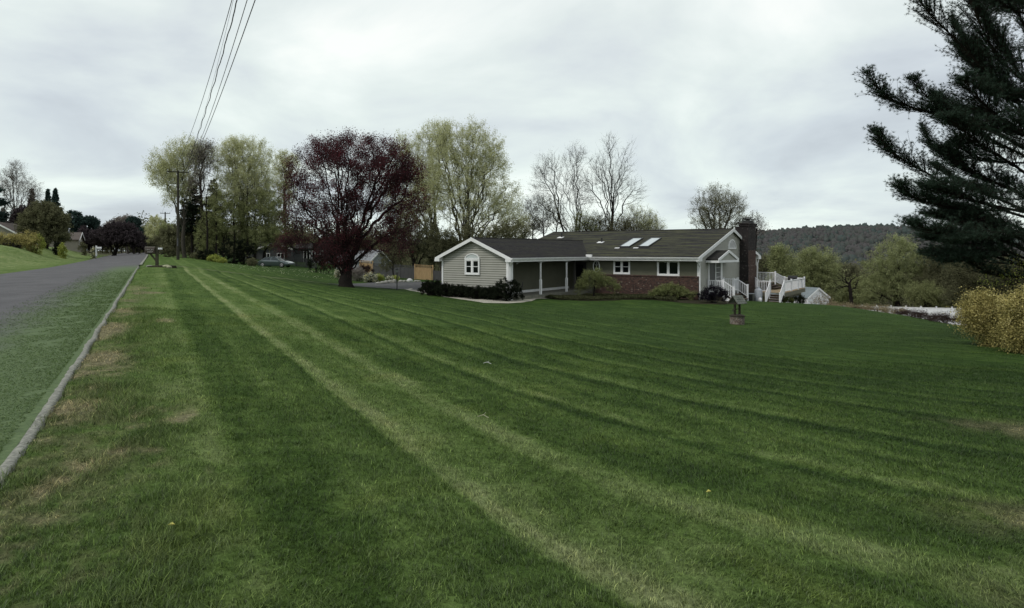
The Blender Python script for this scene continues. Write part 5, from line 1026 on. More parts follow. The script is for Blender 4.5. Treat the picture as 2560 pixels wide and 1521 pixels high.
# small cream cottage
fx = pix(195, 610, 150); T = thing('house', 'small cream cottage with brown roof near the white mailbox', 'house', (fx[0], fx[1], 0), math.atan2(.45, .9)); zg = .5; ze = EYE - (599 - HY) / F * 150; zt = EYE - (582 - HY) / F * 150
MB().prism([(0, zg), (7., zg), (7., ze), (3.5, zt), (0, ze)], -9, 0, 'x').build('wall', cream, T); mb = MB()
mb.prism([(-.5, ze - .2), (3.5, zt), (3.5, zt + .15), (-.5, ze - .05)], -9.3, .4, 'x'); mb.prism([(3.5, zt), (7.5, ze - .2), (7.5, ze - .05), (3.5, zt + .15)], -9.3, .4, 'x'); rf_ = mb.build('roof', shingle_tan, T)
MB().lathe([(.14, zt - .2), (.14, zt + .9), (.3, zt + .95), (.05, zt + 1.15)], 8, (-2.2, 3.3)).build('chimney_pipe', metal_gal, rf_)
mb = MB(); rake([(-.5, ze - .02), (3.5, zt + .17)], 0, .3, 'x', .41, .47, mb); rake([(3.5, zt + .17), (7.5, ze - .02)], 0, .3, 'x', .41, .47, mb); mb.build('rake_board', white, T)
for a in (1.6, 4.2): win(T, a, a + 1.2, zg + 1.6, ze - .2, side=.0)
mb = MB(); mb.prism([(7., zg), (13.4, zg), (13.4, ze - .75), (7., ze - .1)], -5, .0, 'x'); mb.build('wall', cream, T); mb = MB(); mb.prism([(6.9, ze - .1), (14., ze - .85), (14., ze - .7), (6.9, ze + .05)], -5.2, .3, 'x'); mb.build('roof', shingle_tan, T)
for a in (8., 10.6): win(T, a, a + 1.1, zg + 1.2, ze - 1.1, side=.0)
# grey neighbour house behind the car
x, y, _ = pix(686, 640, 106); ze = EYE - (622 - HY) / F * 106; zt = EYE - (607 - HY) / F * 106; T = gable_house('house', 'grey gabled house partly hidden by trees behind the parked car', (x, y), R(8), 5.2, 10., ze, zt, -2.2, greywall, shingle)
win(T, .4, 1.6, .15, 1.3); win(T, -1.7, -.7, .15, 1.3)
mb = MB(); mb.box(-6.2, -2.6, 1.5, 9., -2.2, ze + .0); mb.build('wall', greywall, T); mb = MB(); mb.prism([(1.2, ze - .1), (5.2, ze + .95), (5.2, ze + 1.07), (1.2, ze + .02)], -6.5, -2.3, 'x'); mb.build('roof', shingle, T)
mb = MB(); mb.box(-5.1, -4.3, 1.44, 1.48, -1.4, ze - .3); mb.build('door', M('pale_door', (.22, .22, .22), None, 2., .6, .2), T)
mb = MB(); mb.box(2.62, 11., 2.6, 10., -2.2, ze + .1); mb.build('wall', greywall, T); mb = MB(); mb.prism([(2.2, ze - .05), (6.3, ze + .9), (6.3, ze + 1.0), (2.2, ze + .07)], 2.4, 11.3, 'x'); mb.build('roof', shingle, T)
for i in range(3): win(T, 4.2 + i * 1.35, 5.3 + i * 1.35, -.75, ze - .35, 2.58)
# pale outbuilding behind the grey fence
x, y, _ = pix(948, 640, 96); T = gable_house('garage_building', 'pale grey outbuilding roof above the grey fence by the red tree', (x, y), R(62), 4.4, 6.5, EYE - (652 - HY) / F * 96, EYE - (627 - HY) / F * 96, -2.4, M('pale_wall', (.3, .31, .32), None, 2., .8, .1), M('pale_grey_roof', (.25, .26, .275), (.2, .21, .22), 2., .8, .15), cat='outbuilding')
# white shed down the slope
x, y, _ = pix(2046, 740, 84); T = gable_house('shed', 'white shed with blue-grey roof down the slope beyond the deck', (x, y), R(20), 3.6, 7.0, EYE - (745 - HY) / F * 84, EYE - (722 - HY) / F * 84, -8.2, white2, M('blue_grey_roof', (.22, .25, .26), (.17, .2, .21), 2., .7, .2), .12, cat='shed')
MB().box(.5, 1.3, -.05, -.01, -6.9, -5.5).build('door', greywood, T)
# rocks in the garden
gr_ = 'rocks edging the driveway garden'
for i, (px, Y, a, b, c_, lab) in enumerate(((947, 57, .34, .2, .13, 'flat pale slab, leftmost in the driveway rock row'), (957, 57.5, .3, .22, .16, 'grey rock second along the driveway rock row'), (966, 58, .28, .22, .2, 'rounded grey rock third along the driveway rock row'), (976, 59, .33, .2, .2, 'wide pale rock midway along the driveway rock row'),
    (986, 59, .22, .2, .26, 'upright pale rock just left of the lamp post'), (1002, 60.5, .28, .2, .17, 'low dark rock just right of the lamp post'), (1010, 62, .24, .2, .13, 'small rock left of the big white boulder'), (1040, 62.5, .26, .18, .12, 'small flat rock in front of the pine fence panel'), (1048, 62.3, .2, .15, .1, 'last small rock toward the garage shrubs'))):
    x, y, z = on(px, Y); rock('rock', lab, (x, y, z + c_ * .5), a, b, c_, stone, 20 + i, gr_)
x, y, z = on(1024, 63); rock('boulder', 'large rounded white boulder beside the pine fence panel', (x, y, z + .08), .32, .26, .26, whitestone, 40)
# twigs and a leaf on the lawn
for (px, py, l_, lab, mm) in ((1218, 914, .14, 'pale fallen twig on the mid lawn', whitestone), (1208, 1052, .12, 'pair of dry straw stalks lying on the lawn', pyel)):
    x, y, z = hit(px, py); mb = MB(); mb.tube([(x - l_ * .5, y + .02, z + .03), (x, y, z + .055), (x + l_ * .5, y - .03, z + .03)], .005, 5); mb.tube([(x, y, z + .05), (x + l_ * .2, y + .08, z + .06)], .003, 4); tag(mb.build('twig', mm), lab, 'twig')
for i, (px, py, lab) in enumerate(((427, 1335, 'yellow fallen leaf on the verge near the camera'), (1772, 1243, 'small yellow-green leaf on the dark lawn right of centre'))):
    x, y, z = hit(px, py); mb = MB(); mb.add([(x - .022, y, z + .035), (x, y - .012, z + .045), (x + .022, y + .008, z + .038), (x, y + .014, z + .05), (x, y, z + .032)], [(0, 1, 4), (1, 2, 4), (2, 3, 4), (3, 0, 4)]); tag(mb.build('leaf', M('yellow_leaf', (.5, .45, .12), (.4, .4, .1), 20., .7, .2) if i == 0 else MATS['yellow_leaf']), lab, 'leaf')
# ------------------------------------------------------------ trees
TG = 'spring trees behind the lawns'
# dark red maple in front
tree_px('red_maple', 'dark red-leaved tree with thick leaning trunk on the front lawn', 'tree', 866, 719, 48.5,
    [(880, 440, 150, 95), (790, 430, 80, 75), (950, 420, 85, 75), (1005, 500, 62, 75), (765, 520, 62, 80), (880, 540, 110, 110), (985, 590, 62, 60), (740, 600, 45, 35), (1010, 430, 50, 45), (715, 625, 30, 25), (880, 375, 55, 40), (800, 385, 45, 35), (850, 620, 70, 50)],
    lf_red, bark_dark, n=2200, bf=.42, top=.0, r0=.50, stems=1, limbs=34, vase=.42, leaves=165000, ls=.040, twig=.6, twigs=4, lj=.9, seed=3, shell=1.6, tw=.005, gap=14, droop=-.1)
# pair of big pale trees behind the garage
tree_px('maple', 'tallest pale green tree rising behind the garage gable', 'tree', 1150, 650, 84, [(1140, 400, 75, 100), (1205, 430, 70, 105), (1245, 520, 68, 80), (1170, 510, 80, 85), (1275, 570, 52, 50), (1115, 345, 42, 42), (1185, 350, 38, 50), (1100, 470, 55, 85), (1230, 400, 45, 50)],
    lf_pale, bark, limbs=34, vase=.36, n=1900, bf=.42, top=.0, r0=.60, leaves=105000, ls=.058, twig=1.0, twigs=4, seed=5, shell=1., tw=.007, group=TG)
tree_px('maple', 'pale green tree between the red tree and the tallest one', 'tree', 1114, 655, 88, [(1075, 390, 50, 85), (1015, 400, 40, 70), (1060, 470, 60, 70), (1020, 520, 60, 80), (1100, 360, 35, 50)],
    lf_pale, bark, limbs=16, vase=.3, n=1200, bf=.42, top=.0, r0=.44, leaves=62000, ls=.058, twig=1.0, twigs=4, seed=6, shell=1., tw=.007, group=TG)
tree_px('tree', 'dull olive tree low behind the grey fence', 'tree', 1035, 668, 80, [(1035, 580, 60, 60), (1080, 610, 50, 40), (1005, 610, 35, 50)], lf_olive, bark_dark, n=600, bf=.4, limbs=8, top=.1, r0=.2, leaves=28000, ls=.07, twig=.8, twigs=3, seed=7, group=TG)
tree_px('tree', 'dense olive tree directly behind the garage roof', 'tree', 1190, 665, 82, [(1180, 610, 75, 40), (1270, 590, 60, 35), (1110, 630, 50, 40), (1150, 640, 60, 30)], lf_olive, bark_dark, n=600, bf=.4, top=.1, limbs=8, r0=.2, leaves=32000, ls=.075, twig=.8, twigs=3, seed=8, group=TG)
tree_px('small_tree', 'small drooping olive tree in front of the grey fence', 'tree', 985, 695, 70, [(985, 630, 34, 30), (970, 655, 22, 20)], lf_olive, bark_dark, n=240, bf=.3, top=.2, r0=.07, leaves=5000, ls=.06, twig=.6, twigs=3, seed=9, droop=.5, group=TG)
# centre-left group
tree_px('maple', 'pale leaning tree fanning left over the utility pole', 'tree', 462, 648, 92, [(420, 420, 48, 48), (460, 385, 45, 40), (400, 440, 30, 30), (450, 440, 50, 50), (500, 390, 35, 40), (440, 480, 35, 35)], lf_pale, bark, limbs=16, vase=.35, n=1100, bf=.42, top=.05, r0=.26, leaves=50000, ls=.058, twig=1., twigs=4, seed=10, shell=1., tw=.007, group=TG)
tree_px('maple', 'dark-limbed bare tree between the two pale crowns', 'tree', 497, 650, 90, [(505, 400, 36, 50), (500, 460, 30, 50), (520, 370, 20, 20)], lf_bud, bark_dark, limbs=8, vase=.3, n=500, bf=.4, top=.3, r0=.22, leaves=5000, ls=.07, twig=1., twigs=4, seed=11, shell=.8, tw=.008, group=TG)
tree_px('maple', 'broad pale green crown in the middle of the left tree group', 'tree', 605, 655, 94, [(575, 410, 45, 65), (630, 420, 55, 75), (600, 480, 70, 60), (650, 480, 30, 60), (600, 370, 40, 25)], lf_pale, bark, limbs=22, vase=.35, n=1500, bf=.42, top=.0, r0=.40, leaves=85000, ls=.058, twig=1., twigs=4, seed=12, shell=1., tw=.007, group=TG)
tree_px('maple', 'pale thin crown peeking out left of the red tree', 'tree', 715, 655, 100, [(715, 415, 32, 38), (710, 470, 30, 50)], lf_pale, bark, limbs=8, vase=.3, n=500, bf=.4, top=.2, r0=.22, leaves=24000, ls=.058, twig=.9, twigs=4, seed=13, shell=1., tw=.007, group=TG)
tree_px('tree', 'mid green tree under the middle pale crown', 'tree', 565, 655, 90, [(560, 540, 50, 60), (530, 590, 35, 50)], lf_green, bark_dark, n=600, bf=.4, limbs=8, top=.1, r0=.2, leaves=26000, ls=.07, twig=.8, twigs=3, seed=14, group=TG)
tree_px('tree', 'mid green tree left of the grey house', 'tree', 640, 655, 92, [(640, 540, 45, 60), (650, 590, 50, 30), (615, 600, 30, 40)], lf_green, bark_dark, n=600, bf=.4, limbs=8, top=.1, r0=.2, leaves=26000, ls=.07, twig=.8, twigs=3, seed=15, group=TG)
tree_px('tree', 'green tree in front of the grey house gable', 'tree', 658, 668, 95, [(690, 560, 40, 55), (700, 600, 35, 25), (670, 520, 35, 45)], lf_green, bark_dark, n=450, bf=.4, top=.4, r0=.2, limbs=8, leaves=20000, ls=.07, twig=.8, twigs=3, seed=16, group=TG)
con_px('pine', 'dark layered pine right of the utility pole', 480, 652, 445, 97, 36, lf_pine, seed=17, n=60, dens=110, ls=.17, low=.35, group='pines among the bare trees', shape=.6, droop=.1)
con_px('pine', 'dark narrow pine in the heart of the left tree group', 535, 655, 450, 99, 34, lf_pine, seed=18, n=60, dens=110, ls=.17, low=.25, group='pines among the bare trees', shape=.6, droop=.1)
tree_px('tree', 'dark understory tree behind the utility pole base', 'tree', 450, 650, 100, [(450, 600, 45, 40), (500, 620, 40, 30), (480, 560, 30, 40)], lf_olive, bark_dark, n=400, bf=.4, top=.1, r0=.15, leaves=12000, ls=.13, twig=.8, twigs=3, seed=19, group=TG)
for i, (px, tp) in enumerate(((517, 470), (540, 480), (585, 500), (618, 470))):
    x, y, z = on(px, 88 + i); T = thing('bare_tree', ('slim bare trunk just right of the layered pine', 'straight thin trunk above the yellow shrub', 'slim dark trunk behind the dark juniper', 'thin trunk between the two mid green trees')[i], 'tree', (x, y, z), 0, TG); h = EYE - (tp - HY) / F * y - z
    MB().tube([(0, 0, -.3), (.1, 0, h * .4), (-.1, 0, h * .75), (.1, 0, h)], [.17, .13, .09, .03], 8).build('trunk', bark_dark, T, smooth=True); mb = MB(); r = np.random.default_rng(50 + i)
    for k in range(26): zz = h * (.35 + .63 * r.random()); a = r.random() * 6.28; l_ = .6 + 1.6 * r.random(); mb.tube([(0, 0, zz), (l_ * .5 * math.cos(a), l_ * .5 * math.sin(a), zz + l_ * .5), (l_ * .8 * math.cos(a), l_ * .8 * math.sin(a), zz + l_ * 1.1)], [.03, .018, .006], 4)
    mb.build('crown', bark_dark, T)
# far belt along the road
FG = 'distant trees along the road'
for i, (px, tp, hw_, Y, lf, lab) in enumerate(((392, 545, 26, 150, lf_pale, 'pale green distant tree at the road bend, behind the pole with bare crossarm'), (370, 570, 22, 160, lf_green, 'lower green distant tree at the road bend'), (425, 560, 30, 135, lf_green, 'green distant tree just left of the tall pole'),
    (350, 575, 20, 175, lf_olive, 'dull distant tree closing the road'), (440, 590, 24, 120, lf_olive, 'dark low tree right at the foot of the tall pole'), (405, 600, 25, 128, lf_olive, 'dark low tree behind the mailbox'))):
    tree_px('tree', lab, 'tree', px, 634, Y, [(px, tp + (630 - tp) * .4, hw_, (630 - tp) * .42), (px + hw_ * .4, tp + (630 - tp) * .65, hw_ * .9, (630 - tp) * .35), (px - hw_ * .5, tp + (630 - tp) * .62, hw_ * .7, (630 - tp) * .33)], lf, bark_dark, n=260, bf=.4, top=.1, r0=.2, leaves=18000, ls=.11, twig=1., twigs=3, seed=60 + i, group=FG)
tree_px('purple_tree', 'wide low dark purple tree beside the road bend', 'tree', 285, 626, 125, [(290, 595, 45, 24), (260, 600, 32, 22), (325, 600, 35, 22), (300, 575, 35, 16), (345, 612, 18, 14)], lf_purple, bark_dark, n=600, bf=.4, top=.1, r0=.35, leaves=50000, ls=.11, twig=.9, twigs=3, seed=70)
tree_px('tree', 'greyish pink bare crown behind the purple tree', 'tree', 320, 625, 150, [(315, 560, 28, 16), (285, 568, 18, 12)], lf_bud, bark, n=300, bf=.4, top=.4, r0=.25, leaves=5000, ls=.15, twig=1., twigs=4, seed=71, group=FG)
tree_px('pine', 'round-headed pine above the purple tree', 'pine', 335, 628, 140, [(333, 560, 16, 14), (340, 578, 14, 10), (322, 572, 10, 8)], lf_conif, bark_dark, n=220, bf=.4, top=.5, r0=.2, leaves=16000, ls=.13, twig=.7, twigs=3, seed=72)
tree_px('pine', 'broad dark pine left of the cottage roof', 'pine', 180, 615, 165, [(185, 550, 22, 18), (175, 575, 26, 20), (200, 562, 18, 14), (160, 560, 18, 18)], lf_conif, bark_dark, n=320, bf=.4, top=.4, r0=.3, leaves=34000, ls=.13, twig=.8, twigs=3, seed=73)
tree_px('pine', 'round dark pine behind the cottage', 'pine', 225, 615, 170, [(225, 560, 20, 16), (222, 590, 24, 22), (240, 575, 12, 12)], lf_conif, bark_dark, n=320, bf=.4, top=.4, r0=.3, leaves=34000, ls=.13, twig=.8, twigs=3, seed=74)
tree_px('tree', 'dark purple-brown tree right of the cottage', 'tree', 235, 622, 160, [(228, 600, 26, 22), (212, 590, 14, 20)], lf_purple, bark_dark, n=250, bf=.4, top=.2, r0=.2, leaves=20000, ls=.13, twig=.8, twigs=3, seed=75)
tree_px('tree', 'rounded dull olive tree in front of the far left houses', 'tree', 112, 617, 98, [(110, 560, 50, 42), (80, 565, 28, 32), (140, 560, 28, 36), (112, 590, 55, 22), (110, 530, 30, 25)], lf_olive, bark_dark, n=800, bf=.4, top=.1, r0=.35, leaves=50000, ls=.09, twig=.8, twigs=3, seed=76, group=FG)
con_px('spruce', 'dark narrow twin-topped spruce behind the olive tree', 138, 618, 472, 130, 30, lf_conif, seed=77, n=150, dens=150, ls=.15, low=.2, shape=1.)
con_px('spruce', 'second spire of the spruce pair, slightly shorter', 120, 618, 474, 133, 18, lf_conif, seed=78, n=120, dens=120, ls=.15, low=.3, shape=1.)
con_px('larch', 'rusty brown conifer between bare tree and spruces', 80, 615, 472, 125, 22, lf_rust, seed=79, n=120, dens=110, ls=.14, low=.2, shape=1.)
con_px('spruce', 'small dark conifer above the tan roof at the left edge', 8, 610, 521, 125, 16, lf_conif, seed=80, n=110, dens=100, ls=.14, low=.15, shape=.9)
tree_px('bare_tree', 'tall bare grey tree at the far left edge', 'tree', 43, 600, 118, [(40, 450, 25, 45), (72, 480, 28, 40), (10, 470, 28, 45), (85, 500, 18, 30), (35, 420, 12, 18), (25, 520, 25, 30)], lf_bud, bark, limbs=16, vase=.35, n=900, bf=.45, top=.1, r0=.3, leaves=9000, ls=.06, twig=1.1, twigs=5, seed=81, shell=1., tw=.008)
tree_px('tree', 'dark brown tree under the tall bare one', 'tree', 50, 608, 116, [(50, 560, 22, 35), (66, 540, 18, 25)], lf_purple, bark_dark, n=250, bf=.4, top=.2, r0=.2, leaves=7000, ls=.16, twig=.8, twigs=3, seed=82, group=FG)
tree_px('pine', 'dark pine mostly outside the left edge', 'pine', -30, 615, 100, [(-25, 510, 38, 8), (-20, 540, 30, 10), (-30, 480, 30, 12), (-15, 565, 24, 12)], lf_conif, bark_dark, n=200, bf=.3, top=.5, r0=.2, leaves=6000, ls=.16, twig=.7, twigs=3, seed=83)
# bare trees behind the roof
BG = 'bare trees behind the house roof'
tree_px('bare_tree', 'forked bare tree left of the tallest bare one, behind the roof', 'tree', 1448, 655, 86, [(1375, 420, 45, 40), (1440, 395, 38, 35), (1365, 470, 45, 45), (1430, 460, 45, 60), (1350, 430, 20, 25), (1455, 500, 30, 40), (1345, 510, 25, 30)], lf_bud, bark_dark, limbs=22, vase=.3, n=900, bf=.45, top=.05, r0=.26, stems=3, spread=.25, leaves=9000, ls=.035, twig=1., twigs=4, seed=90, shell=.9, tw=.007, group=BG)
tree_px('bare_tree', 'tallest bare tree, upright, behind the middle of the roof', 'tree', 1527, 655, 88, [(1525, 390, 28, 50), (1500, 440, 40, 50), (1560, 430, 30, 60), (1590, 480, 30, 35), (1530, 470, 50, 45), (1470, 470, 25, 50), (1525, 350, 14, 20), (1575, 375, 14, 25), (1495, 400, 14, 30)], lf_bud, bark_dark, limbs=22, vase=.35, n=800, bf=.45, top=.12, r0=.28, leaves=3000, ls=.035, twig=1.1, twigs=4, seed=91, shell=.9, tw=.007, group=BG)
for i, (px, pt, rx, ry, lf, Y, lab) in enumerate(((1325, 540, 30, 50, lf_bud, 90, 'greyish thin tree where the pale maple ends'), (1375, 530, 40, 45, lf_olive, 86, 'olive haze of twigs under the forked bare tree'), (1460, 560, 30, 32, lf_green, 84, 'low green crown between the two bare trees'), (1500, 560, 40, 30, lf_olive, 88, 'low olive crown at the foot of the tallest bare tree'),
    (1590, 545, 45, 35, lf_pale, 92, 'pale low crown right of the tallest bare tree'), (1625, 560, 32, 24, lf_pale, 95, 'pale spreading shrub tree, rightmost before open sky'), (1560, 570, 40, 25, lf_olive, 84, 'olive low tree behind the skylights'))):
    tree_px('tree', lab, 'tree', px, 655, Y, [(px, pt, rx, ry), (px - rx * .4, pt + ry * .6, rx * .8, ry * .6), (px + rx * .4, pt + ry * .6, rx * .8, ry * .6)], lf, bark_dark, n=420, bf=.45, top=.3, r0=.16, stems=2, leaves=3800, ls=.06, twig=.9, twigs=4, seed=100 + i, shell=.9, tw=.009, group=BG)
tree_px('round_tree', 'round-crowned budding tree left of the chimney', 'tree', 1800, 650, 80, [(1790, 505, 55, 42), (1760, 530, 38, 38), (1820, 540, 45, 45), (1835, 510, 35, 30), (1775, 560, 45, 30), (1845, 560, 22, 30)], lf_shrubg2, bark, limbs=16, vase=.4, n=800, bf=.4, top=.05, r0=.18, stems=3, spread=.3, leaves=30000, ls=.042, twig=.8, twigs=4, seed=120, shell=.8, tw=.009)
tree_px('tree', 'sparse twiggy tree just right of the chimney top', 'tree', 1890, 650, 95, [(1885, 555, 24, 22), (1900, 575, 18, 20)], lf_bud, bark_dark, n=200, bf=.4, top=.3, r0=.12, leaves=1200, ls=.07, twig=.8, twigs=4, seed=121, tw=.009)
# right-hand valley trees
VG = 'valley trees beyond the deck'
for i, (px, pb, Y, lb, lf, nl, lab) in enumerate((
    (1955, 760, 88, [(1955, 670, 32, 50), (1945, 640, 20, 25), (1965, 700, 36, 35)], lf_valley, 12000, 'pale narrow tree behind the deck railing'),
    (2045, 770, 92, [(2045, 665, 48, 45), (2030, 690, 40, 40), (2070, 690, 36, 45), (2015, 650, 25, 25), (2055, 720, 50, 30)], lf_valley, 20000, 'wide pale tree above the white shed'),
    (2250, 785, 98, [(2245, 660, 62, 62), (2200, 680, 42, 60), (2300, 680, 45, 55), (2250, 620, 40, 30), (2235, 720, 75, 40), (2170, 740, 35, 35)], lf_valley, 26000, 'largest round pale tree left of the big pine'),
    (1905, 760, 100, [(1905, 680, 28, 40), (1895, 710, 30, 30)], lf_olive, 7000, 'dull tree close against the chimney'),
    (2005, 770, 105, [(2000, 700, 30, 40)], lf_olive, 7000, 'dull tree between the two pale valley trees'),
    (2150, 775, 108, [(2150, 730, 40, 35), (2110, 740, 30, 28)], lf_green, 9000, 'low green tree behind the crooked bare tree'),
    (2345, 775, 95, [(2350, 670, 40, 50), (2330, 720, 40, 40), (2380, 700, 30, 40)], lf_olive, 14000, 'olive tree right of the largest round pale tree'),
    (2420, 775, 85, [(2410, 690, 45, 45), (2450, 720, 45, 40), (2400, 740, 40, 30)], lf_olive, 14000, 'olive tree under the pine boughs above the forsythia'),
    (2300, 780, 90, [(2310, 740, 40, 30), (2350, 750, 40, 25)], lf_green, 9000, 'low green thicket tree behind the white fence'),
    (2520, 775, 80, [(2520, 690, 60, 50), (2560, 730, 50, 50)], lf_olive, 14000, 'dim olive tree at the right edge behind the forsythia'),
    (2105, 760, 125, [(2110, 690, 40, 30), (2080, 710, 35, 25)], lf_olive, 8000, 'far dull tree behind the crooked bare tree'),
    (1960, 760, 130, [(1990, 720, 50, 25), (1930, 725, 45, 25)], lf_olive, 9000, 'far olive tree line piece behind the grill'))):
    tree_px('tree', lab, 'tree', px, pb, Y, lb, lf, bark_dark, limbs=8 if nl > 9000 else 4, vase=.4, n=int(200 + nl * .04), bf=.4, top=.12, r0=.16 + .012 * nl / 1000, leaves=int(nl * 2.2), ls=.066 if Y < 100 else .10, twig=.9, twigs=3, seed=130 + i, shell=1., group=VG)
tree_px('bare_tree', 'crooked dark bare tree between the shed and the largest round tree', 'tree', 2130, 765, 86, [(2125, 690, 22, 25), (2105, 700, 25, 22), (2145, 700, 18, 30), (2095, 720, 18, 12)], bark_dark, bark_dark, n=110, bf=.3, top=.35, r0=.22, leaves=0, twig=.6, twigs=2, seed=150, shell=.8, tw=.014)
# ------------------------------------------------------------ wooded ridge on the horizon
m, t, o = newmat('ridge_ground'); p = prin(t, o, 1., .05); p.inputs['Base Color'].default_value = (.075, .068, .066, 1)
def ridge_h(a, d):
    """a = frame column, d = 0..1 from foot to crest"""
    crest = np.interp(a, [700, 1500, 1860, 1990, 2100, 2180, 2260, 2340, 2450, 2700, 3200, 4200], [617, 605, 587, 583, 577, 575, 577, 585, 597, 611, 623, 645])
    return crest
cols = np.linspace(500, 4200, 160); rows = np.linspace(0, 1, 26); HV = []
for dd in rows:
    Y = 380 + 620 * dd; crest = ridge_h(cols, 1) + 4 * (vnoise(cols * .02, cols * 0, 3) - .5); zc = EYE - (crest - HY) / F * 1000.; z0 = -18.; s_ = np.sin(dd * math.pi / 2) ** 1.5
    z = z0 + (zc - z0) * s_ + (vnoise(cols * .012 + dd, dd * 5 + cols * 0, 9) - .5) * 8 * math.sin(dd * math.pi)
    HV.append(np.stack([(cols - CX) / F * Y, np.full_like(cols, Y), z], 1))
for k, dd in enumerate((1.08, 1.3)): q = HV[25].copy(); q[:, 0] *= dd; q[:, 1] *= dd; q[:, 2] = [q[:, 2] - 12, -40 + 0 * q[:, 2]][k]; HV.append(q)
HA = np.array(HV); i = np.arange(28 * 160).reshape(28, 160); q = np.stack([i[:-1, :-1], i[:-1, 1:], i[1:, 1:], i[1:, :-1]], -1).reshape(-1, 4)
hl = np_mesh('hill', HA.reshape(-1, 3), [q], MATS['ridge_ground'], smooth=True); tag(hl, 'long wooded ridge on the horizon', kind='structure')
r = np.random.default_rng(77); nt_ = 22000; ci = r.random(nt_) * 150 + 2; ri = 26 * r.random(nt_) ** .55; a0 = ci.astype(int); b0 = np.minimum(ri.astype(int), 25); fa = (ci - a0)[:, None]; fb = (ri - b0)[:, None]
TP = (HA[b0, a0] * (1 - fa) + HA[b0, a0 + 1] * fa) * (1 - fb) + (HA[b0 + 1, a0] * (1 - fa) + HA[b0 + 1, a0 + 1] * fa) * fb
kind = vnoise(TP[:, 0] * .006, TP[:, 1] * .012, 41) * .7 + r.random(nt_) * .3; sz = 1.6 + 2.0 * r.random(nt_) ** 1.5; hz = sz * (.9 + .8 * r.random(nt_)) * np.where(kind > .62, 1.35, 1.); VV = []
for (rr_, zz_) in ((1.0, -.4), (1.05, .35), (.78, .8), (.38, 1.06)):
    for k in range(8):
        a = 2 * math.pi * k / 8 + rr_; j_ = 1 + (r.random(nt_) - .5) * .8; VV.append(TP + np.stack([sz * rr_ * math.cos(a) * j_, sz * rr_ * math.sin(a) * j_, hz * (zz_ + (r.random(nt_) - .5) * .5)], 1))
VV.append(TP + np.stack([0 * sz, 0 * sz, hz * 1.15], 1)); V = np.stack(VV, 1).reshape(-1, 3); o33 = np.arange(nt_)[:, None, None] * 33
qf = np.array([[q_ * 8 + k, q_ * 8 + (k + 1) % 8, (q_ + 1) * 8 + (k + 1) % 8, (q_ + 1) * 8 + k] for q_ in range(3) for k in range(8)]); tf_ = np.array([[24 + k, 24 + (k + 1) % 8, 32] for k in range(8)])
QF = (o33 + qf[None]).reshape(-1, 4); TF = (o33 + tf_[None]).reshape(-1, 3)
wood_m = leafmat('far_woods', [(0., (.084, .083, .085)), (.25, (.090, .088, .088)), (.45, (.084, .081, .080)), (.58, (.082, .090, .080)), (.72, (.064, .084, .080)), (.86, (.076, .098, .090)), (1., (.115, .125, .10))], .1)  # distance haze put into the colours, lightened towards blue-grey
fr = np.clip(np.concatenate([np.repeat(kind, 24), np.repeat(kind, 8)]) + (r.random(nt_ * 32) - .5) * .16, 0, 1); ob = np_mesh('forest', V, [QF, TF], wood_m, face_rnd=fr); tag(ob, 'far-off leafless and evergreen woods covering the ridge', 'woods', kind='stuff')
# mid-distance wood in the valley and along the back, one mass
def woodband(name, label, cols_, Yr, n, hgt, seed, lf, ls=.35, per=90, zb=None):
    ls *= .6; per = int(per * 2.2)
    r = np.random.default_rng(seed); px = r.uniform(cols_[0], cols_[1], n); Y = r.uniform(Yr[0], Yr[1], n); x = (px - CX) / F * Y; z = gh(x, Y); h = hgt * (.65 + .6 * r.random(n)); d_ = unit(r.normal(size=(n, per, 3))) * (r.random((n, per, 1)) ** .45)
    P = np.stack([x, Y, z + h * .58], 1)[:, None] + d_ * np.stack([h * .34, h * .34, h * .5], 1)[:, None]; V, f = leafquads(P.reshape(-1, 3), ls, r); fr = np.clip(.6 * np.repeat(r.random(n), per) + .4 * r.random(n * per), 0, 1)
    # trunks
    A = np.stack([x, Y, z - .5], 1); B = A + np.stack([r.normal(size=n) * .4, 0 * h, h * .75], 1); tv, tf = tubes_np(A, B, np.full(n, .16), np.full(n, .05), 4)
    ob = np_mesh(name, np.concatenate([V, tv]), [f, tf + len(V)], lf, face_rnd=np.concatenate([fr, np.zeros(len(tf))])); return tag(ob, label, 'woods', kind='stuff')
woodband('woods', 'dull green woods filling the valley beyond the white fence', (1840, 2760), (130, 260), 420, 9.5, 5, lf_olive, .42, 110)
woodband('woods', 'grey-green woods closing the view behind the house', (1000, 1860), (130, 230), 260, 6.8, 6, lf_olive, .36, 80)
woodband('woods', 'dark woods behind the left tree group and the road', (330, 1000), (150, 250), 260, 9., 7, lf_olive, .4, 90)
woodband('woods', 'dark woods on the far left behind the houses', (-160, 330), (190, 270), 150, 8., 8, lf_purple, .45, 100)
woodband('undergrowth', 'low dark scrub closing the far end of the road', (170, 480), (172, 205), 120, 4.2, 9, lf_olive, .3, 90)
woodband('undergrowth', 'low scrub behind the grey house and fences', (480, 1110), (112, 128), 130, 4.5, 10, lf_olive, .25, 90)
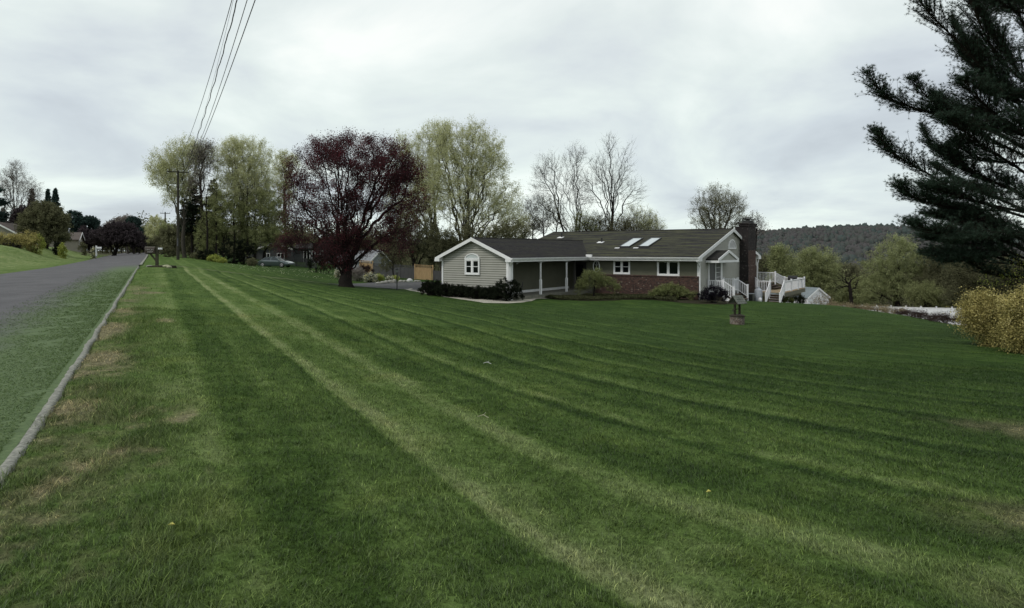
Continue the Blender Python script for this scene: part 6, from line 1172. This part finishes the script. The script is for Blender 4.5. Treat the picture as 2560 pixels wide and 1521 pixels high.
# ------------------------------------------------------------ shrubs
GG = 'dark clipped shrubs along the garage gable'
for i, (px, Y, rx, h, lab) in enumerate(((1080, 44.9, 25, 34, 'tall dark shrub at the left corner of the garage gable'), (1118, 44.2, 23, 26, 'low dark shrub second from the left along the garage gable'), (1152, 43.5, 23, 27, 'dark shrub below the left side of the arched window'), (1190, 42.7, 24, 27, 'dark shrub below the right side of the arched window'), (1226, 42., 22, 27, 'dark shrub second from the right along the garage gable'), (1266, 41.3, 35, 48, 'biggest dark shrub at the right corner of the garage gable'))):
    s = Y / F; x, y, z = on(px, Y); shrub('shrub', lab, 'shrub', (x, y, z), [(0, 0, h * s * .5, rx * s, h * s * .6, .42), (-rx * s * .4, 0, h * s * .45, rx * s * .75, h * s * .5, .36), (rx * s * .45, 0, h * s * .45, rx * s * .75, h * s * .5, .36)], lf_shrub, seed=200 + i, leaves=14000, ls=.03, n=160, twig=.2, group=GG)
x, y, z = hit(1484, 741); x, y, z = on(1484, 46.3); plant('weeping_tree', 'small weeping tree with pale green foliage in front of the oval window', 'small tree', (x, y, z), [(0, 0, 1.75, .75, .42, .7), (-.55, 0, 1.4, .6, .45, .5), (.85, 0, 1.3, .7, .42, .5), (-.9, 0, .85, .45, .4, .4), (1.4, 0, .95, .55, .35, .4), (.1, 0, 1.2, .9, .4, .6)], lf_bush_bright, bark_dark, n=320, bf=.3, top=.35, r0=.06, leaves=15000, ls=.026, twig=.35, twigs=4, droop=.6, seed=210, tw=.003)
x, y, z = on(1682, 45.0); shrub('shrub', 'spreading olive green shrub below the right front window', 'shrub', (x, y, z), [(0, 0, .5, .85, .5, .6), (-.7, 0, .38, .6, .42, .5), (.7, -.1, .35, .65, .40, .5), (-1.2, 0, .3, .4, .3, .4), (1.2, 0, .3, .4, .3, .4)], lf_bush_bright, seed=211, leaves=16000, ls=.03, n=160, twig=.28)
x, y, z = on(1783, 43.3); shrub('shrub', 'dark purple-black shrub below the entry landing', 'shrub', (x, y, z), [(0, 0, .6, .62, .55, .6), (-.5, 0, .45, .45, .45, .5), (.5, 0, .45, .5, .42, .5)], leafmat('leaves_black_purple', pairs((.007, .006, .009), (.013, .011, .016), (.035, .03, .04)), .1), seed=212, leaves=8000, ls=.03, n=150, twig=.22)
x, y, z = onh(4.2, 12.6); shrub('shrub', 'small dark round bush under the deck corner', 'shrub', (x, y, z), [(0, 0, .35, .42, .35, .4)], lf_shrub, seed=213, leaves=2600, ls=.03)
x, y, z = onh(3.6, 11.3); shrub('shrub', 'low green weeds at the deck support', 'weeds', (x, y, z), [(0, 0, .2, .45, .2, .4)], lf_shrubg, seed=214, leaves=1500, ls=.035)
x, y, z = on(2055, 60); shrub('shrub', 'loose twiggy bush in front of the white shed', 'shrub', (x, y, z), [(0, 0, .8, .9, .8, .7), (.9, 0, .5, .7, .5, .6)], lf_bramble, seed=215, leaves=1700, ls=.045, n=260, twig=.5)
x, y, z = onh(.55, 9.9); shrub('vine', 'bare twiggy creeper at the foot of the chimney', 'creeper', (x, y, z), [(0, 0, .8, .35, .8, .25), (1.0, .0, .6, .4, .5, .3)], lf_olive, seed=216, leaves=900, ls=.03, n=200, twig=.3)
# ground cover bed
r = np.random.default_rng(31); n = 42000; tt = r.random(n); sA = np.array(ml); sB = np.array(mu)
def along(P, s):
    d = np.r_[0, np.cumsum(np.hypot(*np.diff(P, axis=0).T))]; q = s * d[-1]; return np.stack([np.interp(q, d, P[:, i]) for i in (0, 1)], 1)
s1 = r.random(n) * .66; s2 = .03 + .72 * r.random(n) ** .9; a = along(sA, s1); b = along(sB, s1); P = a * (1 - s2[:, None]) + b * s2[:, None]; hh_ = .10 + .16 * vnoise(P[:, 0] * 2.2, P[:, 1] * 2.2, 3); zz = gh(P[:, 0], P[:, 1]) + .04 + hh_ * r.random(n) ** .5
V, f = leafquads(np.stack([P[:, 0], P[:, 1], zz], 1), .034, r, .3); ob = np_mesh('ground_cover', V, [f], lf_cover, face_rnd=r.random(n)); tag(ob, 'low leafy ground cover in front of the brick wainscot', 'ground cover', kind='stuff')
# forsythia and other shrubs left and right
for i, (px, pb, Y, lb, nl, lab) in enumerate(((2480, 865, 22., [(2460, 790, 40, 30), (2505, 810, 38, 36), (2434, 785, 16, 28), (2462, 762, 18, 10), (2448, 815, 22, 16), (2500, 838, 30, 18), (2438, 752, 9, 10), (2500, 772, 16, 12)], 46000, 'large golden forsythia at the right edge of the lawn, left half'), (2570, 880, 20., [(2575, 790, 42, 48), (2548, 828, 32, 34), (2600, 775, 50, 34), (2556, 758, 18, 16), (2575, 855, 35, 28), (2540, 780, 18, 18)], 46000, 'golden forsythia cut off by the right edge of the photo'))):
    shrub_px('forsythia', lab, 'forsythia', px, pb, Y, lb, lf_forsythia, seed=220 + i, leaves=nl, ls=.024, n=420, twig=.5, twigs=8, r0=.025, group='forsythia bushes on the right', shell=.35, droop=.12)
shrub_px('shrub', 'sparse yellow-green sprig rising above the forsythia', 'shrub', 2530, 860, 24., [(2535, 695, 28, 22), (2470, 715, 22, 14), (2550, 670, 16, 14)], lf_yellowgreen, seed=223, leaves=500, ls=.03, n=130, twig=.35, r0=.02)
BR = 'dry brambles along the lawn edge'
for i, (px, Y, rx, h, lf, lab) in enumerate(((2100, 52, 30, 14, lf_bramble, 'straw-coloured brambles nearest the white shed'), (2145, 50, 30, 9, lf_bramble, 'straw brambles where the white fence first shows'), (2190, 47, 30, 13, lf_bramble, 'tallest straw brambles under the round tree'), (2235, 44, 30, 15, lf_bramble, 'reddish dry brambles in the middle of the hedge row'), (2275, 41, 30, 13, lf_rust, 'dark rusty brambles right of the hedge middle'), (2320, 37.5, 32, 13, lf_rust, 'dark rusty brambles in front of the white fence posts'), (2362, 34, 32, 15, lf_rust, 'dark brambles beside the forsythia'), (2065, 56, 26, 12, lf_yellowgreen, 'yellowish weeds right of the white shed'))):
    s = Y / F; x, y, z = on(px, Y + 1.2); shrub('bramble', lab, 'brambles', (x, y, z), [(0, 0, h * s * .45, rx * s, h * s * .5, .7), (rx * s * .6, 0, h * s * .35, rx * s * .6, h * s * .4, .6), (-rx * s * .6, 0, h * s * .35, rx * s * .6, h * s * .4, .6)], lf, seed=230 + i, leaves=2600, ls=.028, n=170, twig=.32, twigs=4, stem_m=bark_dark, group=BR)
for i, (px, tp, Y, rx, lf, lab) in enumerate(((12, 586, 84, 26, lf_forsythia, 'yellow-orange forsythia at the far left edge'), (45, 588, 84.5, 24, lf_forsythia, 'orange-tinted bush second in the far left hedge'), (72, 578, 85, 20, lf_forsythia, 'tallest yellow bush in the far left hedge'), (90, 584, 86, 14, lf_yellowgreen, 'pale green bush ending the far left hedge'))):
    s = Y / F; x = (px - CX) / F * Y; z = g1(x, Y); zt = EYE - (tp - HY) * s - z; shrub('hedge_bush', lab, 'bush', (x, Y, z), [(0, 0, zt * .5, rx * s, zt * .5, .8), (rx * s * .5, 0, zt * .4, rx * s * .7, zt * .4, .8), (-rx * s * .5, 0, zt * .4, rx * s * .7, zt * .4, .8)], lf, seed=240 + i, leaves=4500, ls=.05, n=130, twig=.5, stem_m=bark, group='yellow hedge bushes far left')
for i, (px, tp, pb, Y, rx, lf, lab) in enumerate(((155, 608, 619, 92, 9, lf_yellowgreen, 'yellow-green round bush left of the cottage'), (142, 609, 619, 94, 8, lf_shrub, 'dark low bush next to the yellow-green one'), (207, 606, 619, 118, 9, lf_olive, 'olive bush below the cottage windows'), (234, 619, 625, 104, 5, lf_flower, 'tiny white-flowered bush behind the white mailbox'),
    (535, 641, 658, 78, 13, lf_yellowgreen, 'bright yellow-green shrub beside the dark juniper'), (555, 650, 662, 77, 8, lf_yellowgreen, 'small greenish shrub right of the bright yellow one'), (578, 598, 662, 80, 26, lf_shrub, 'dark juniper between the yellow shrub and the grey house'), (612, 600, 662, 81, 22, lf_shrub, 'second dark juniper, touching the grey house'), (515, 628, 655, 84, 18, lf_shrub, 'dark low shrub behind the bright yellow shrub'),
    (495, 635, 652, 86, 14, lf_olive, 'dark undergrowth right of the utility pole'), (420, 618, 640, 92, 20, lf_olive, 'dark undergrowth left of the utility pole'), (630, 650, 664, 78, 9, lf_olive, 'brown low bush left of the parked car'), (815, 590, 684, 70, 34, lf_shrub, 'tall black-green yew behind the red tree trunk'), (790, 640, 680, 71, 20, lf_shrub, 'black-green yew beside the picket fence'), (845, 610, 686, 69, 22, lf_shrub, 'black-green yew directly left of the red trunk'),
    (893, 672, 698, 60, 16, lf_bud, 'grey twiggy shrub right of the red tree trunk'), (912, 664, 698, 63, 18, lf_rust, 'reddish twiggy shrub before the pine fence panel'), (925, 686, 701, 59, 14, lf_flower, 'white-flowered daffodil clump by the rocks'), (945, 690, 698, 62, 9, lf_yellowgreen, 'small green bush right of the white flowers'), (848, 677, 688, 62, 9, lf_flower, 'pale flowered clump left of the red trunk'), (973, 697, 703, 62, 5, lf_flower, 'tiny white flowers left of the lamp post'), (985, 696, 706, 63, 6, lf_yellowgreen, 'yellow-green tuft just left of the lamp post'))):
    s = Y / F; x = (px - CX) / F * Y; z = min(g1(x, Y), EYE - (pb - HY) * s + .1) if Y < 75 else g1(x, Y); zt = max(.25, EYE - (tp - HY) * s - z); shrub('bush', lab, 'bush', (x, Y, z), [(0, 0, zt * .5, rx * s, zt * .5, rx * s * .9), (rx * s * .35, 0, zt * .35, rx * s * .7, zt * .35, rx * s * .6)], lf, seed=260 + i, leaves=int(1500 + rx * 170), ls=.04 if Y < 75 else .06, n=90, twig=.3)
# daisies / small flowers sprinkled on the neighbour's lawn
r = np.random.default_rng(4); n = 420; px = r.uniform(560, 860, n); Y = r.uniform(56, 76, n); x = (px - CX) / F * Y; z = gh(x, Y) + .06; V, f = leafquads(np.stack([x, Y, z], 1), .035, r, .8); ob = np_mesh('wildflowers', V, [f], M('petals', (.55, .55, .45), (.5, .5, .3), 9., .8, .1)); tag(ob, 'tiny white flowers sprinkled over the neighbouring lawn', 'flowers', kind='stuff')
# ------------------------------------------------------------ the big pine at the right
def big_pine():
    r = np.random.default_rng(8); Y0 = 25.; bx = (2625 - CX) / F * Y0; z0 = g1(bx, Y0); T = thing('pine_tree', 'big dark pine with long upswept boughs filling the right edge', 'pine', (bx, Y0, z0)); H_ = 19.
    mb = MB(); mb.tube([(0, 0, -.4), (0, 0, 1), (-.1, 0, 6), (-.25, .1, 12), (-.3, 0, H_)], [.42, .36, .28, .17, .03], 12); NP, ND, NR = [], [], []
    def bough(pts, tufts, width, r0):
        pts = [np.array(p, float) for p in pts]; P = []
        for i in range(len(pts) - 1):
            a = pts[max(i - 1, 0)]; b = pts[i]; c = pts[i + 1]; d = pts[min(i + 2, len(pts) - 1)]
            for s in np.linspace(0, 1, 7)[:-1]: P.append(.5 * ((2 * b) + (-a + c) * s + (2 * a - 5 * b + 4 * c - d) * s * s + (-a + 3 * b - 3 * c + d) * s ** 3))
        P.append(pts[-1]); P = np.array(P); n = len(P); mb.tube(P[::2] if n % 2 else P, list(np.linspace(r0, .012, len(P[::2] if n % 2 else P))), 6)
        Lb = np.linalg.norm(np.diff(P, axis=0), axis=1).sum(); ns = int(tufts)
        for k in range(ns):
            f = .18 + .82 * r.random() ** .75; q = f * (n - 1); j = min(int(q), n - 2); p = P[j] + (P[j + 1] - P[j]) * (q - j); d = unit(P[min(j + 1, n - 1)] - P[j]); side = unit(np.cross(d, [0, 0, 1.])) * (1 if k % 2 else -1)
            l_ = width * (.22 + .78 * math.sin(min(1, (1.04 - f) * 1.7) * math.pi / 2)) * (.45 + .75 * r.random()); up_ = .05 + .3 * r.random() ** 2; dirv = unit(d * (.7 + .3 * r.random()) + side * (.3 + .6 * r.random()) * r.choice([.35, 1., 1.]) + np.array([0, 0, up_])); e = p + dirv * l_ + np.array([0, 0, .06 * l_])
            mb.tube([p, (p + e) / 2 - np.array([0, 0, .05 * l_]), e], [.013, .008, .004], 4)
            m_ = max(2, int(l_ / .17)); cr_ = r.random() * .5
            for g_ in range(m_): t_ = .35 + .65 * (g_ + 1) / m_; NP.append(p + (e - p) * t_ + r.normal(size=3) * .025); ND.append(unit(dirv + np.array([0, 0, .6]) + r.normal(size=3) * .3)); NR.append(cr_ + .3 * r.random())
            for g_ in range(3): a_ = p + (e - p) * (.35 + .5 * r.random()); b_ = a_ + unit(dirv * .8 + r.normal(size=3) * np.array([.8, .8, .35]) + np.array([0, 0, .15])) * l_ * (.25 + .3 * r.random()); mb.tube([a_, b_], [.006, .003], 4); NP.append(b_); ND.append(unit(b_ - a_ + np.array([0, 0, .1]))); NR.append(cr_ + .5 * r.random())
    def w(px, py, Y): x, y, z = pix(px, py, Y); return np.array([x - bx, y - Y0, z - z0])
    def trunk(z): return np.array([-.02 * z, 0, z])
    spec = [([(2290, -10, 24.2), (2330, 40, 24.2), (2400, 110, 24.4), (2480, 190, 24.7)], 9.0, 90, 1.1), ([(2176, 188, 23.6), (2215, 240, 23.8), (2290, 272, 24.), (2380, 292, 24.4), (2480, 330, 24.8)], 7.2, 120, 1.0), ([(2286, 200, 23.2), (2310, 235, 23.5), (2360, 270, 23.9), (2450, 305, 24.5)], 7.0, 55, .7),
        ([(2195, 338, 24.), (2240, 388, 24.1), (2330, 440, 24.3), (2430, 500, 24.7)], 4.9, 130, 1.0), ([(2310, 325, 25.6), (2335, 370, 25.4), (2390, 410, 25.2), (2470, 450, 25.)], 5.4, 70, .9), ([(2252, 468, 23.7), (2300, 500, 23.8), (2380, 520, 24.2), (2470, 540, 24.6)], 4.0, 110, 1.0), ([(2292, 562, 23.), (2340, 580, 23.3), (2410, 590, 23.8), (2500, 600, 24.5)], 3.1, 120, 1.1),
        ([(2225, 100, 26.), (2300, 70, 25.8), (2380, 140, 25.4), (2470, 230, 25.)], 8.4, 0, .1), ([(2420, -20, 23.8), (2450, 60, 24.), (2510, 160, 24.5)], 9.6, 130, 1.2), ([(2385, 60, 26.4), (2440, 150, 26.), (2520, 240, 25.5)], 8.6, 100, 1.1), ([(2500, -80, 25.5), (2540, 20, 25.3)], 10.6, 110, 1.3),
        ([(2340, 640, 24.6), (2400, 640, 24.6), (2480, 640, 24.8)], 2.6, 110, 1.1), ([(2330, 600, 26.), (2400, 610, 25.8), (2490, 620, 25.3)], 2.9, 120, 1.2), ([(2360, 520, 26.2), (2430, 550, 25.8), (2500, 570, 25.4)], 3.8, 110, 1.1), ([(2340, 420, 26.8), (2420, 470, 26.2), (2500, 500, 25.6)], 4.8, 90, 1.1), ([(2380, 300, 22.8), (2450, 360, 23.5), (2530, 410, 24.3)], 6.0, 120, 1.2), ([(2410, 200, 22.6), (2470, 270, 23.4), (2550, 330, 24.3)], 7.4, 120, 1.2),
        ([(2345, 250, 25.), (2400, 300, 25.), (2480, 350, 25.), (2560, 390, 25.)], 6.6, 130, 1.2), ([(2330, 470, 22.8), (2400, 490, 23.4), (2490, 520, 24.2)], 4.6, 130, 1.2), ([(2370, 380, 24.2), (2430, 430, 24.4), (2520, 470, 24.7)], 5.4, 130, 1.2), ([(2345, 545, 25.2), (2420, 560, 25.), (2510, 580, 25.)], 3.5, 140, 1.3), ([(2380, 655, 23.6), (2440, 650, 24.), (2520, 640, 24.5)], 2.5, 120, 1.2), ([(2400, 120, 25.2), (2470, 200, 25.), (2550, 280, 25.)], 8.2, 130, 1.2), ([(2440, 20, 26.), (2500, 110, 25.6), (2560, 200, 25.2)], 9.4, 120, 1.2), ([(2400, 600, 22.6), (2460, 600, 23.4), (2540, 610, 24.3)], 3.0, 130, 1.2)]
    for pts, zt, tf, wd in spec:
        if tf: bough([trunk(zt)] + [w(*p) for p in pts[::-1]], tf * 1.35, wd * 1.2, .06)
    for k in range(56):
        zt = 2.0 + 14.7 * (k + r.random()) / 56; a = r.random() * 6.283; ln = (5.6 - .26 * zt) * (.7 + .5 * r.random()); dv = np.array([math.cos(a), math.sin(a) * .9, 0])
        if dv[0] < -.45: ln = min(ln, 4.0)
        s_ = trunk(zt); bough([s_, s_ + dv * ln * .4 + np.array([0, 0, -.1]), s_ + dv * ln * .8 + np.array([0, 0, .1]), s_ + dv * ln + np.array([0, 0, .5])], 72, 1.4, .05)
    mb.build('trunk', bark_pine, T, smooth=True)
    NP_, ND_, NR_ = np.array(NP), np.array(ND), np.array(NR); per = 22; m_ = len(NP_); d = unit(ND_[:, None] * .8 + r.normal(size=(m_, per, 3)) * .75); ln = .07 + .06 * r.random((m_, per, 1)); side = unit(np.cross(d, r.normal(size=d.shape))) * .0040
    A = NP_[:, None] - ND_[:, None] * .02; E_ = A + d * ln; V = np.stack([A - side, A + side, E_], 2).reshape(-1, 3); tri = np.arange(m_ * per)[:, None] * 3 + np.array([0, 1, 2])
    np_mesh('crown', V, [tri], lf_pine_near, T, face_rnd=np.clip(np.repeat(NR_, per) + .35 * r.random(m_ * per), 0, 1)); print('pine tufts', m_)
big_pine()
